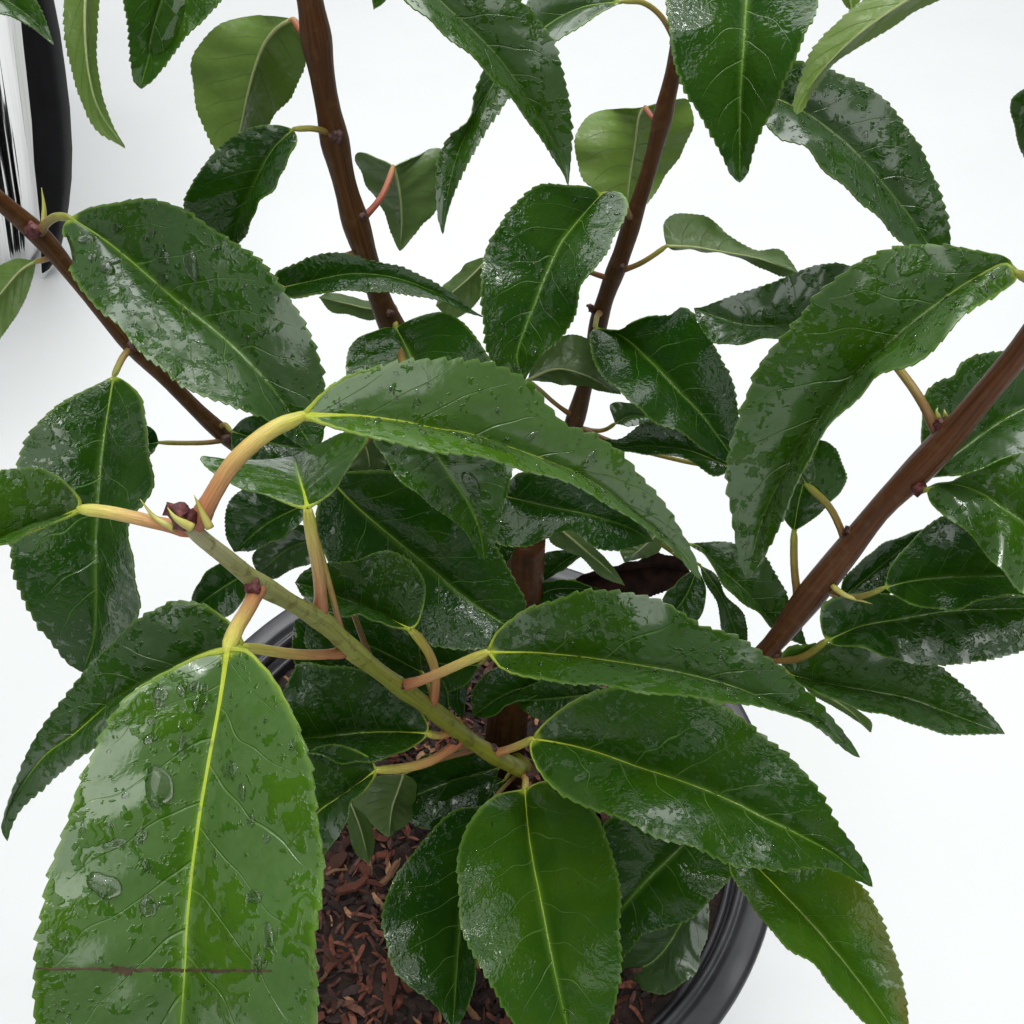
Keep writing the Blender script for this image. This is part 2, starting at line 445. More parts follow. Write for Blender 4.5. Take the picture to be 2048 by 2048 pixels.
for k in range(3200):
    v, f = CH[k % 10]
    x, y = chip_spot(1)
    s = random.uniform(0.0022, 0.0066)
    a, c, e = random.uniform(0, 6.28), random.gauss(0, .5), random.gauss(0, .4)
    ca, sa = math.cos(a), math.sin(a)
    b0 = len(V)
    z0 = soil_h(x, y) + random.uniform(0.0, 0.0022)
    for (px, py, pz) in v:
        X, Y, Z = px * s, py * s * 0.8, (pz + c * px * 0.6 + e * py) * s
        V.append((x + ca * X - sa * Y, y + sa * X + ca * Y, z0 + Z))
    m = random.choices((0, 1, 2, 3), (4, 5, 5, 1))[0]
    for q in f:
        Fc.append(tuple(b0 + i for i in q)); mi.append(m)
crumbs = link('bark_crumbs', V, Fc, CHIPM, mixo, mi=mi, smooth=False, origin=(0, 0, 0))
crumbs['kind'] = 'stuff'

# ------------------------------------------------------------------ steel vessel in the background
BX, BY = -0.4431, 0.4620
ves = thing('steel_bucket', 'large polished steel bucket with bulging black side handle standing behind the shrub', 'bucket', (BX, BY, 0))
lathe('body', [(0, 0.003), (0.118, 0.003), (0.122, 0.0), (0.128, 0.002), (0.1345, 0.012), (0.1395, 0.03), (0.1488, 0.06), (0.1586, 0.10), (0.1683, 0.14), (0.1781, 0.18), (0.1889, 0.22), (0.1986, 0.26),
               (0.2094, 0.30), (0.216, 0.32), (0.2185, 0.3215), (0.2190, 0.324), (0.2165, 0.326), (0.2125, 0.324), (0.2065, 0.30), (0.1560, 0.10), (0.132, 0.012), (0, 0.010)], (BX, BY, 0), M_STEEL, ves, 160)
hd = np.array([0.995, -0.10, 0.0]); hn = np.array([0.10, 0.995, 0.0])
def on_plane(x, y):
    r = (x - 1024) / F * RIGHT - (y - 1024) / F * UP + FWD
    return CAM + r * (((np.array([BX, BY, 0]) - CAM) @ hn) / (r @ hn))
outer = [(80, -90), (86, -40), (92, 0), (107, 75), (118, 150), (128, 230), (133, 310), (132, 370), (127, 420), (120, 465), (111, 505), (100, 530)]
inner = [(40, -90), (45, -40), (55, 0), (62, 75), (70, 150), (78, 230), (82, 310), (88, 370), (93, 420), (95, 465), (95, 505), (96, 530)]
V, Fc = [], []
for a, b in zip(outer, inner):
    p, q = on_plane(*a), on_plane(*b)
    V += [p - hn * 0.009, p - hn * 0.005 + hd * 0.0015, p + hn * 0.005 + hd * 0.0015, p + hn * 0.009, q + hn * 0.010, q - hn * 0.010]
for i in range(len(outer) - 1):
    Fc += [(6 * i + k, 6 * i + (k + 1) % 6, 6 * i + 6 + (k + 1) % 6, 6 * i + 6 + k) for k in range(6)]
Fc += [tuple(range(6))[::-1], tuple(6 * (len(outer) - 1) + k for k in range(6))]
link('handle', V, Fc, M_BLACK, ves, origin=(BX, BY, 0))

# ------------------------------------------------------------------ the shrub
shrub = thing('shrub', 'wet evergreen shrub with serrated glossy leaves and brown branches growing in black pot', 'shrub', (0.0, 0.0, SZ))

PATHS = []
def branch(pts, r, mat, nodes=(), name='branch', n=70, sides=16):
    """pts: (px, py, depth); r: list of radii (m) at the ends; nodes: list of fractions that swell"""
    p = spline(pts, n)
    path = np.array([at(*q) for q in p])
    PATHS.append(path)
    t = np.linspace(0, 1, n)
    rad = np.interp(t, np.linspace(0, 1, len(r)), r)
    rad = rad * (1 + 0.015 * smooth1(rng.normal(size=n), 2))
    for q in nodes:                                    # swelling near each leaf node (pixel)
        dd = np.linalg.norm(p[:, :2] - np.array(q[:2]), axis=1)
        i = dd.argmin()
        rad = rad * (1 + 0.26 * np.exp(-((t - t[i]) * 28) ** 2))
    return tube(name, path, rad, mat, shrub, sides, 0.0 if mat is M_GREEN else 0.004)

N_A = [(612, 87), (672, 290), (751, 432), (800, 650)]
N_B = [(1340, 75), (1303, 225), (1262, 450), (1250, 553), (1190, 640), (1120, 825)]
N_C = [(1591, 1195), (1690, 1075), (1862, 850), (1840, 985), (1665, 1195)]
N_D = [(75, 470), (268, 695), (462, 880)]
N_E = [(530, 1185), (652, 1235), (690, 1315), (805, 1380), (888, 1410), (897, 1485), (985, 1507), (1053, 1540)]
trunk = branch([(1000, 1560, 28.0), (1012, 1470, 26.8), (1030, 1300, 24.6), (1045, 1180, 23.0), (1050, 1080, 22.0)], [0.0062, 0.0052, 0.0050, 0.0047], M_BROWN, name='trunk', n=50)
bA = branch([(1046, 1120, 22.4), (1000, 1000, 21.6), (905, 850, 20.4), (778, 640, 18.9), (735, 520, 18.2), (690, 370, 17.3), (655, 210, 16.3), (625, 30, 15.2), (605, -90, 14.5)], [0.00252, 0.00207, 0.00200, 0.00200], M_BROWN, N_A)
bB = branch([(1050, 1120, 22.4), (1085, 1010, 23.0), (1145, 856, 23.4), (1180, 730, 22.9), (1204, 618, 22.3), (1244, 507, 21.6), (1273, 417, 21.0), (1302, 326, 20.4), (1338, 181, 19.5), (1372, 40, 18.7), (1390, -60, 18.2)], [0.00212, 0.00176, 0.00162, 0.00156], M_BROWN, N_B)
bC = branch([(1030, 1330, 24.8), (1200, 1390, 23.6), (1400, 1400, 21.8), (1536, 1298, 20.3), (1602, 1215, 19.5), (1692, 1103, 18.4), (1765, 1012, 17.5), (1819, 958, 17.0), (1891, 882, 16.2), (1964, 795, 15.3), (2050, 690, 14.3), (2110, 600, 13.6), (2165, 480, 12.9), (2185, 280, 12.2), (2150, -80, 11.4)], [0.00213, 0.00188, 0.00188, 0.00194], M_RUST, N_C)
bD = branch([(1035, 1250, 24.0), (860, 1130, 23.6), (620, 985, 22.6), (446, 867, 21.5), (326, 751, 20.5), (250, 675, 19.9), (150, 555, 19.0), (85, 477, 18.4), (0, 402, 17.7), (-80, 335, 17.0), (-190, 215, 15.8), (-270, 20, 14.6)], [0.00187, 0.00159, 0.00159, 0.00166], M_BROWN, N_D)
bE = branch([(1010, 1500, 27.1), (1048, 1535, 25.6), (1050, 1540, 24.4), (1005, 1520, 23.2), (940, 1480, 22.3), (870, 1424, 21.0), (803, 1376, 19.5), (710, 1305, 17.4), (645, 1243, 16.0), (580, 1204, 14.9), (515, 1165, 13.9), (449, 1112, 13.0), (399, 1072, 12.5), (380, 1052, 12.3)], [0.00178, 0.00159, 0.00154, 0.00128, 0.00102], M_GREEN, N_E)

NL = 128
def outn_fix(G, col):
    d = G[:, col] - G[:, G.shape[1] // 2]
    return d / (np.linalg.norm(d, axis=1)[:, None] + 1e-9)
LEAVES = {}
def leaf(M, L, Rr, d, P=None, face='T', tone=0.0, sheen=0.5, pr=0.00062, pet='O', zl=None, zr=None, puff=0.07, wave=0.02, teeth=1.0, key=None, name='leaf', mats=None, rib=1.0, bite=None, bronze=0.0):
    """M midrib pixels base..tip, L / Rr visual left and right margin pixels; d = depth in cm at base, middle, tip"""
    pr = pr * 0.86
    n = NL + 1
    m2 = spline(M, n)
    t = np.linspace(0, 1, n)
    dm = np.interp(t, np.linspace(0, 1, len(d)), d)
    dm = smooth1(dm, 14)
    dm = dm + (d[0] - dm[0]) * (1 - t) ** 2 + (d[-1] - dm[-1]) * t ** 2
    win = np.sin(np.pi * np.clip(t, 0, 1)) ** 0.6
    E2 = [spline([M[0]] + list(s) + [M[-1]], n) for s in (L, Rr)]
    wd = [np.linalg.norm(e - m2, axis=1) * dm / F for e in E2]
    Wm = smooth1(np.maximum(wd[0], wd[1]) * 1.06, 5)
    sgn = -1.0 if face == 'T' else 1.0
    dep = []
    for s, z in ((0, zl), (1, zr)):
        if z is None:
            o = sgn * np.sqrt(np.clip(Wm ** 2 - wd[s] ** 2, 0, (0.85 * Wm) ** 2))
            o = smooth1(o, 8) * np.clip(t * 8, 0, 1) * np.clip((1 - t) * 8, 0, 1)
        else:
            o = z * win
        dep.append(dm + o)
    C = np.array([at(m2[i, 0], m2[i, 1], dm[i]) for i in range(n)])
    Ed = [np.array([at(E2[s][i, 0], E2[s][i, 1], dep[s][i]) for i in range(n)]) for s in (0, 1)]
    tg2, ac = np.gradient(m2, axis=0), E2[1] - E2[0]
    away = (ac[:, 0] * tg2[:, 1] - ac[:, 1] * tg2[:, 0]).sum() > 0
    if away != (face == 'U'):
        Ed = Ed[::-1]
    # serration on the outermost row
    ln = np.linalg.norm(np.diff(C, axis=0), axis=1).sum()
    amp = 0.0078 * ln * teeth * np.clip(t * 7, 0.0, 1) * np.clip((1 - t) * 7, 0.15, 1)
    saw = np.array([0.0, 0.4, 0.75, 1.0])[np.arange(n) % 4] * np.repeat(rng.uniform(0.45, 1.25, NL // 4 + 1), 4)[:n]
    tang = np.gradient(C, axis=0)
    tang /= np.linalg.norm(tang, axis=1)[:, None] + 1e-12
    cols, lat = [], []
    ph = rng.uniform(0, 6.28, 4)
    W = [np.linalg.norm(Ed[s] - C, axis=1) for s in (0, 1)]
    nr0 = np.cross(Ed[1] - Ed[0], tang)
    nr0 = np.stack([smooth1(nr0[:, k], 4) for k in range(3)], 1)
    nr0 /= np.linalg.norm(nr0, axis=1)[:, None] + 1e-12      # towards the upper face
    for s in (0, 1):
        out = Ed[s] - C
        outn = out / (np.linalg.norm(out, axis=1)[:, None] + 1e-9)
        us = np.array([0.05, 0.14, 0.27, 0.42, 0.58, 0.74, 0.89, 1.0])
        for u in us:
            p = C + out * u
            nn = np.cross(tang, outn) * (1 if s == 0 else -1)
            nn = nn / (np.linalg.norm(nn, axis=1)[:, None] + 1e-9)
            nn = np.where((np.sum(nn * nr0, 1) < 0)[:, None], -nn, nn)
            p = p + nn * (puff * np.sin(np.pi * u ** 0.8) * W[s])[:, None]
            wv = wave * u ** 2 * (np.sin(2 * np.pi * 2.3 * t + ph[s]) + 0.6 * np.sin(2 * np.pi * 5.1 * t + ph[s + 2])) * W[s] * 2
            rip = 0.012 * np.sin(np.pi * u) * np.sin(2 * np.pi * (8 * (t - 0.2 * u) + 0.43 * s)) * W[s]
            p = p + nn * (wv * win + rip)[:, None]
            if u == 1.0:
                p = p + outn * (amp * saw)[:, None] + tang * (amp * saw * 0.5)[:, None]
                if bite and bite[0] == s:
                    p = p - out * (bite[3] * np.exp(-((t - bite[1]) / bite[2]) ** 4))[:, None]
            cols.append((s, u, p))
    left = [p for s, u, p in cols if s == 0][::-1]
    right = [p for s, u, p in cols if s == 1]
    G = np.stack(left + [C] + right, 1)                       # n x m x 3
    m = G.shape[1]
    lv = np.array([-u for u in us[::-1]] + [0] + list(us))
    du = np.gradient(G, axis=1); dv = np.gradient(G, axis=0)
    nm = np.cross(du, dv)
    nl = np.linalg.norm(nm, axis=2)[..., None]
    nm = nm / (nl + 1e-14)
    nm = np.where(nl < 1e-12, nr0[:, None, :], nm)
    nm = np.where(np.sum(nm * nr0[:, None, :], 2)[..., None] < -0.98, -nm, nm)
    th = 0.00022
    top = G.reshape(-1, 3)
    bot = (G - nm * th).reshape(-1, 3)
    V = np.vstack([top, bot])
    nv = n * m
    Fc, mi = [], []
    for i in range(n - 1):
        for j in range(m - 1):
            a, b, c, e = i * m + j, i * m + j + 1, (i + 1) * m + j + 1, (i + 1) * m + j
            Fc.append((a, b, c, e)); mi.append(0)
            Fc.append((nv + e, nv + c, nv + b, nv + a)); mi.append(1)
    # thin margin
    ring = [i * m for i in range(n)] + [i * m + m - 1 for i in range(n - 1, -1, -1)]
    RV = np.vstack([top[ring], bot[ring]])
    b0 = 2 * nv
    V = np.vstack([V, RV])
    k = len(ring)
    for i in range(k):
        j = (i + 1) % k
        Fc.append((b0 + i, b0 + k + i, b0 + k + j, b0 + j)); mi.append(0)
    la = np.tile(lv, n); aa = np.repeat(t, m)
    lat_a = np.r_[la, la, la[ring], la[ring]]
    al_a = np.r_[aa, aa, aa[ring], aa[ring]]
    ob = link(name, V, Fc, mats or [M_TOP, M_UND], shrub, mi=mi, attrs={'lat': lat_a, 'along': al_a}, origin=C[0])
    ob['tone'], ob['sheen'], ob['bronze'] = float(tone), float(sheen), float(bronze)
    # midrib: a fine cord lying in the blade, proud on both faces
    rr = np.interp(t, [0, 0.08, 0.5, 1], [pr * 0.62, pr * 0.50, pr * 0.34, pr * 0.10]) * rib
    tube('midrib', (C - nr0 * (rr * 0.35 + th * 0.3)[:, None])[::2], rr[::2], (M_RIBU if face == 'U' else (M_RIBY if pet == 'Y' else M_RIBO)) if mats is None else mats[0], ob, 8, origin=C[0])
    if not P:                                             # a stalk to the nearest stem
        allp = np.vstack(PATHS)
        k = np.linalg.norm(allp - C[0], axis=1).argmin()
        c = allp[k] - CAM
        z = c @ FWD
        sp = (1024 + F * (c @ RIGHT) / z, 1024 - F * (c @ UP) / z, z * 100)
        md = [(sp[i] + (M[0][0], M[0][1], d[0])[i]) / 2 for i in range(3)]
        P = [sp, (md[0], md[1] - 12, md[2])]
    if P:
        q = spline(list(P) + [(M[0][0], M[0][1], d[0])], 26)
        pp = np.array([at(*x) for x in q])
        tt = np.linspace(0, 1, 26)
        allp = np.vstack(PATHS)
        near = allp[np.linalg.norm(allp - pp[0], axis=1).argmin()]
        if np.linalg.norm(near - pp[0]) < 0.012:            # root the stalk in the middle of its stem
            dr = pp[8] - near
            near = near - dr / (np.linalg.norm(dr) + 1e-9) * 0.0010
            pp = pp + (near - pp[0])[None] * ((1 - tt) ** 4)[:, None]
        pr_ = pr * np.interp(tt, [0, 0.05, 0.1, 0.22, 0.9, 1], [0.35, 0.9, 1.3, 1.02, 0.95, 0.62])
        end = C[:5] - nr0[:5] * (rr[:5] * 0.5 + th * 0.3)[:, None]
        pp = np.vstack([pp, end[1:]])
        pr_ = np.r_[pr_, np.linspace(pr * 0.58, pr * 0.42, 4)]
        tube('petiole', pp, pr_, {'Y': M_PETY, 'O': M_PETO, 'R': M_PETR}[pet], ob, 12, 0.01, origin=C[0])
    if pet == 'Y' and mats is None:                       # thickened pale margins running out of the stalk
        for col in (0, m - 1):
            k = int(NL * 0.30)
            e = G[:k, col] - outn_fix(G, col)[:k] * 0.00012 - nm[:k, col] * th * 0.5
            tube('margin_ridge', e[::2], np.interp(np.linspace(0, 1, len(e[::2])), [0, .15, 1], [pr * .42, pr * .24, pr * .06]), M_MARG, ob, 8, origin=C[0])
    if key:
        LEAVES[key] = (ob, G, nm, lv)
    return ob

# ---- leaves on the young green stem
leaf([(455,1300),(447,1360),(432,1450),(415,1540),(397,1650),(385,1740),(375,1840),(370,1940),(362,2050),(350,2180),(330,2330)],
     [(405,1310),(355,1333),(300,1362),(262,1388),(235,1420),(210,1465),(185,1515),(156,1580),(136,1645),(114,1703),(100,1750),(87,1819),(76,1884),(71,1960),(71,2048),(90,2140),(150,2230),(235,2300)],
     [(489,1299),(516,1322),(541,1349),(561,1378),(578,1411),(592,1444),(603,1490),(617,1543),(630,1638),(638,1710),(643,1819),(639,1891),(632,1964),(625,2047),(600,2150),(530,2240),(430,2310)],
     (12.2,11.4,11.0,11.6), P=[(536,1196,13.9),(512,1212,13.6),(476,1252,12.8)], tone=.62, sheen=0.65, pr=.00125, pet='Y', puff=.06, key='big')
leaf([(605,832),(650,831),(722,833),(795,842),(867,857),(940,869),(1012,893),(1085,918),(1150,945),(1215,985),(1265,1025),(1310,1060),(1360,1100),(1402,1160)],
     [(635,797),(665,771),(700,752),(770,733),(824,722),(896,722),(976,728),(1027,748),(1067,773),(1092,809),(1135,853),(1193,875),(1237,904),(1277,951),(1320,998),(1349,1041),(1366,1071),(1389,1115)],
     [(650,848),(722,868),(795,883),(904,901),(1012,930),(1077,948),(1139,963),(1186,984),(1230,1013),(1284,1049),(1335,1090),(1368,1124),(1389,1150)],
     (12.3,12.6,13.6,15.6), P=[(428,1050,12.4),(436,1000,12.2),(470,925,12.0),(540,862,12.1)], tone=.78, sheen=0.69, pr=.00125, pet='Y', key='arch')
leaf([(159,1018),(100,1042),(30,1072),(-80,1120),(-200,1190)],
     [(161,1003),(138,972),(112,951),(72,936),(22,940),(-60,965),(-150,1060)],
     [(140,1032),(109,1045),(54,1062),(0,1088),(-90,1135)],
     (12.1,11.6,11.2), P=[(366,1068,12.4),(300,1045,12.3),(220,1025,12.2)], tone=.5, sheen=0.67, pr=.001, pet='Y')
leaf([(615,1015),(608,985),(599,956),(588,912)],
     [(590,1012),(533,989),(483,975),(425,943),(401,916),(463,920),(540,918)],
     [(640,1002),(670,977),(703,925),(731,873),(690,866),(630,892)],
     (14.3,15.0,16.4), P=[(652,1228,16.0),(640,1150,15.3),(625,1080,14.7)], tone=.35, sheen=0.621, pr=.00115, pet='Y', wave=.005, puff=.04)
leaf([(487,1293),(420,1302),(326,1348),(232,1399),(145,1471),(90,1511),(36,1583),(12,1632),(14,1682)],
     [(475,1262),(440,1230),(409,1210),(353,1202),(312,1219),(264,1248),(217,1295),(174,1338),(134,1391),(94,1442),(58,1500),(33,1565),(12,1620),(3,1660)],
     [(440,1330),(340,1375),(239,1420),(210,1475),(156,1518),(94,1567),(36,1625),(22,1655)],
     (14.6,14.6,15.0,15.6), P=[(692,1320,17.2),(600,1311,16.0),(540,1302,15.2)], tone=.15, sheen=0.652, pr=.001, pet='Y')
leaf([(976,1304),(1062,1305),(1116,1309),(1186,1317),(1259,1328),(1331,1340),(1400,1355),(1460,1372),(1520,1394),(1580,1420),(1640,1447),(1720,1515)],
     [(985,1278),(1000,1258),(1021,1241),(1050,1220),(1112,1201),(1166,1185),(1228,1185),(1279,1195),(1321,1206),(1362,1226),(1402,1251),(1442,1262),(1493,1288),(1529,1313),(1577,1348),(1606,1377),(1649,1420),(1682,1460),(1707,1491)],
     [(1000,1334),(1041,1350),(1093,1357),(1166,1369),(1228,1377),(1310,1384),(1400,1390),(1461,1402),(1544,1420),(1617,1442),(1671,1482),(1705,1510)],
     (17.5,16.2,15.6,16.3), P=[(806,1382,19.4),(850,1362,18.8),(920,1328,18.0)], tone=.3, sheen=0.607, pr=.0011, pet='Y', key='mid')
leaf([(820,1258),(754,1226),(692,1201),(640,1180),(590,1165)],
     [(800,1256),(754,1241),(679,1227),(635,1212),(605,1190)],
     [(833,1250),(848,1205),(850,1160),(790,1106),(700,1122),(640,1130),(604,1146)],
     (18.2,18.4,18.0), P=[(890,1408,20.9),(870,1330,19.6),(842,1282,18.7)], tone=.15, sheen=0.5, pr=.0011, pet='Y')
leaf([(854,1466),(781,1464),(720,1466),(665,1473),(600,1478),(540,1440)],
     [(857,1455),(840,1420),(790,1365),(720,1337),(650,1330),(600,1332),(572,1375),(555,1410)],
     [(850,1476),(803,1504),(756,1522),(690,1520),(600,1500)],
     (21.2,20.8,20.3), P=[(893,1480,21.9)], tone=.1, sheen=0.45, pr=.0010, pet='Y')
leaf([(753,1540),(690,1588),(633,1628),(600,1690),(588,1755)],
     [(745,1522),(723,1506),(675,1490),(620,1500),(580,1580),(570,1680)],
     [(745,1560),(703,1610),(687,1649),(668,1682),(650,1708),(630,1730)],
     (20.0,19.6,19.6), P=[(902,1498,22.2),(860,1525,21.4),(800,1537,20.6)], tone=.15, sheen=0.55, pr=.0012, pet='Y')
leaf([(1067,1478),(1110,1484),(1180,1500),(1283,1536),(1363,1562),(1454,1598),(1526,1634),(1599,1670),(1671,1710),(1745,1774)],
     [(1075,1462),(1107,1431),(1162,1395),(1230,1374),(1310,1372),(1381,1387),(1432,1410),(1483,1442),(1526,1475),(1577,1515),(1617,1555),(1649,1602),(1667,1638),(1704,1689),(1738,1745)],
     [(1060,1490),(1067,1522),(1096,1565),(1143,1602),(1216,1627),(1291,1656),(1370,1685),(1454,1725),(1515,1736),(1566,1739),(1613,1732),(1660,1737),(1707,1757)],
     (21.5,20.0,19.0,19.0), P=[(988,1507,23.0),(1030,1494,22.3)], tone=.3, sheen=0.42, pr=.0011, pet='Y', key='low')
leaf([(1050,1580),(1056,1656),(1067,1728),(1082,1801),(1096,1873),(1111,1949),(1133,2047),(1150,2110)],
     [(1020,1583),(991,1591),(948,1631),(924,1674),(915,1728),(919,1783),(923,1834),(937,1884),(962,1935),(991,1982),(1020,2035),(1085,2090)],
     [(1070,1568),(1095,1562),(1140,1572),(1187,1620),(1209,1674),(1230,1739),(1239,1812),(1241,1873),(1238,1957),(1220,2036),(1190,2085)],
     (23.0,21.4,20.2,20.2), P=[(1054,1545,23.9)], tone=.55, sheen=0.14, pr=.0010, pet='Y', key='front')
# ---- leaves below and behind it
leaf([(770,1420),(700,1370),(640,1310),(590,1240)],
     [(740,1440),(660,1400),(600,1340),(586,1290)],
     [(770,1370),(740,1310),(690,1250),(640,1222)], (22.3,22.0,21.6), tone=.1, sheen=0.15)
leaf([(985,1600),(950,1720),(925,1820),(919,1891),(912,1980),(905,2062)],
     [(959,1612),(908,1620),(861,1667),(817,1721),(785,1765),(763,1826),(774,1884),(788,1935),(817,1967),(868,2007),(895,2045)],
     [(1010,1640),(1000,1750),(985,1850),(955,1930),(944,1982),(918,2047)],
     (24.4,23.8,21.8), P=[(1020,1560,24.8)], tone=.05, sheen=0.3)
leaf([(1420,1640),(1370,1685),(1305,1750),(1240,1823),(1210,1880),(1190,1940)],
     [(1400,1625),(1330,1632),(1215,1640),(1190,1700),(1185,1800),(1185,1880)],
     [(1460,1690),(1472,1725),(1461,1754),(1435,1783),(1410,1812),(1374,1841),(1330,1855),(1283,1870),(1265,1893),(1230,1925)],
     (22.6,22.6,22.8), tone=.15, sheen=0.12)
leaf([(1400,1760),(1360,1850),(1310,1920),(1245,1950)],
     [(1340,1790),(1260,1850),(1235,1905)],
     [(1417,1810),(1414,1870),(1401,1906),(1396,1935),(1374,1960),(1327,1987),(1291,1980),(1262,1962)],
     (24.0,24.2,24.3), tone=.05, sheen=1)
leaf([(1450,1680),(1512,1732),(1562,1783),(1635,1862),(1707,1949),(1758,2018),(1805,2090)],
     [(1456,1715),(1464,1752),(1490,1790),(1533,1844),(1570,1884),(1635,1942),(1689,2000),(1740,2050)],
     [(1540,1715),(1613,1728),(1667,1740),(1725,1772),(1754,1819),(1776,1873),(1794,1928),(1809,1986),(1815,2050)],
     (21.2,20.0,19.0), tone=.75, sheen=0.3, pr=.0010, pet='Y', key='young', bronze=1.0)
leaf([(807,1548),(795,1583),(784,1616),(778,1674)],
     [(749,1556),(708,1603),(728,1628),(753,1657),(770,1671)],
     [(830,1562),(828,1600),(821,1638),(795,1660)], (23.2,23.2,23.2), face='U', tone=.1, sheen=0.5)
leaf([(700,1600),(722,1660),(738,1728)], [(695,1640),(712,1705)], [(735,1630),(748,1690)], (24.2,24.4,24.6), face='U', tone=.0, sheen=0.2)
leaf([(1010,1560),(940,1590),(870,1612)], [(970,1550),(900,1565)], [(980,1610),(910,1640)], (25.0,24.8,24.6), tone=0, sheen=0.3)
leaf([(1100,1365),(1020,1385),(945,1432)], [(1050,1330),(975,1345),(945,1385)], [(1085,1385),(1026,1405),(975,1434)], (23.0,23.0,23.0), tone=.05, sheen=0.1)
leaf([(1220,1385),(1120,1395),(1032,1404)], [(1150,1350),(1080,1362),(1040,1385)], [(1180,1430),(1090,1442),(1050,1422)], (22.4,22.6,22.8), tone=.1, sheen=0.15)
leaf([(935,1335),(915,1385),(926,1440)], [(898,1350),(893,1400)], [(945,1345),(932,1390)], (24.4,24.6,24.8), tone=.05, sheen=0.15)
leaf([(900,1440),(820,1370),(740,1320),(640,1275)], [(860,1440),(760,1385),(690,1340)], [(890,1370),(830,1300),(740,1262)], (23.4,23.0,22.6), tone=.05, sheen=0.12)
leaf([(960,1330),(900,1330),(820,1310),(730,1275)], [(930,1370),(850,1385),(770,1330)], [(930,1295),(860,1270),(780,1255)], (23.8,23.2,22.6), tone=.1, sheen=0.1)
leaf([(845,1345),(740,1292),(612,1250)], [(810,1385),(690,1340),(612,1292)], [(830,1275),(740,1236),(650,1222)], (21.6,21.2,20.8), tone=.05, sheen=.2)
leaf([(1000,1535),(900,1562),(795,1605)], [(940,1500),(860,1512),(805,1555)], [(965,1615),(885,1660),(822,1645)], (25.0,24.8,24.6), tone=0, sheen=.4)
# ---- centre
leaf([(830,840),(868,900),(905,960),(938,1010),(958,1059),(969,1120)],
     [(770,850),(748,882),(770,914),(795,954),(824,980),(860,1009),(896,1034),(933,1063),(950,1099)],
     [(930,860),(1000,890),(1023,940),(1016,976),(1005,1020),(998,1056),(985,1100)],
     (16.2,17.0,17.4), tone=.25, sheen=0.55, pr=.0009, key='wet', puff=.03, rib=.7)
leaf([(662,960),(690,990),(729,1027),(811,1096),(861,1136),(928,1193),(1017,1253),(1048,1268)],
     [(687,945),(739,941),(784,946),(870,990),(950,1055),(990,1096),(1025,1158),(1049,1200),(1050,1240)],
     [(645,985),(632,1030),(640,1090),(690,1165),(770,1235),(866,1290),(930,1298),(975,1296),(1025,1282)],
     (18.9,19.6,19.8,19.6), tone=.05, sheen=0.22, pr=.0009)
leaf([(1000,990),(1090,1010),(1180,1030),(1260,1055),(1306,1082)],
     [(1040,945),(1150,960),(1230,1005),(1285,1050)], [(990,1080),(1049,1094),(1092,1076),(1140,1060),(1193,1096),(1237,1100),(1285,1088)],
     (20.0,20.0,20.2), tone=0, sheen=0.4)
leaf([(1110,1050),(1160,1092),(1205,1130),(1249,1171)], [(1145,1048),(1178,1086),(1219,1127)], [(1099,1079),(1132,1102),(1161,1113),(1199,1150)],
     (20.6,20.6,20.6), face='U', tone=0, sheen=0.3)
leaf([(1325,1058),(1290,1090),(1248,1124)], [(1285,1058),(1240,1094)], [(1320,1100),(1290,1113)], (21.0,21.0,21.0), face='U', tone=.1, sheen=0.3)
leaf([(1180,1095),(1130,1122),(1084,1162)], [(1159,1114),(1120,1142)], [(1132,1100),(1089,1108),(1080,1135)], (23.0,23.0,23.0), tone=0, sheen=0.2)
leaf([(1050,1215),(1100,1180),(1205,1180)], [(1060,1190),(1090,1165),(1126,1160)], [(1070,1225),(1140,1215),(1190,1200)], (23.0,23.0,23.0), tone=0, sheen=0.2)
leaf([(715,860),(735,905),(742,955)], [(695,890),(702,935)], [(760,880),(770,935)], (19.8,19.9,20.0), face='U', tone=0, sheen=0.2)
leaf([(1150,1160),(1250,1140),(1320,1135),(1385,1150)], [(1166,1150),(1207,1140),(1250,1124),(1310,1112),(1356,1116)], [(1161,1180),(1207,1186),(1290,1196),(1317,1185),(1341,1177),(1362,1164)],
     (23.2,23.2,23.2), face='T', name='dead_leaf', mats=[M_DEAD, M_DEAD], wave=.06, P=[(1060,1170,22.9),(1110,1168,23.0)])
leaf([(905,868),(800,902),(680,955)], [(850,838),(740,856),(680,905)], [(880,935),(780,965),(710,968)], (20.8,21.2,21.4), tone=0, sheen=.15)
leaf([(1015,1050),(1000,1095),(978,1150)], [(985,1060),(968,1110)], [(1030,1085),(1010,1130)], (21.0,20.9,20.8), tone=0, sheen=.2)
# ---- leaves on the branch leaning left
leaf([(139,435),(210,480),(300,555),(345,595),(435,665),(489,715),(546,780),(585,834),(612,876),(637,910)],
     [(180,415),(245,404),(285,399),(330,405),(375,425),(420,455),(470,490),(520,525),(560,570),(590,615),(615,660),(635,710),(645,760),(650,810),(648,860)],
     [(125,456),(134,500),(140,540),(159,572),(196,616),(239,650),(286,697),(326,737),(362,770),(417,795),(482,817),(529,831),(558,857),(600,890)],
     (17.0,16.2,15.8,16.2), P=[(80,474,18.3),(92,448,17.8),(112,434,17.4)], tone=.2, sheen=0.621, pr=.0009, key='left', bite=(1,.10,.035,.42))
leaf([(72,523),(45,540),(5,585),(-60,670)], [(40,518),(0,534),(-70,600)], [(68,545),(50,600),(20,650),(-40,715)], (18.8,18.8,18.8), face='U', tone=.4, sheen=0.4, P=[(92,520,18.7)])
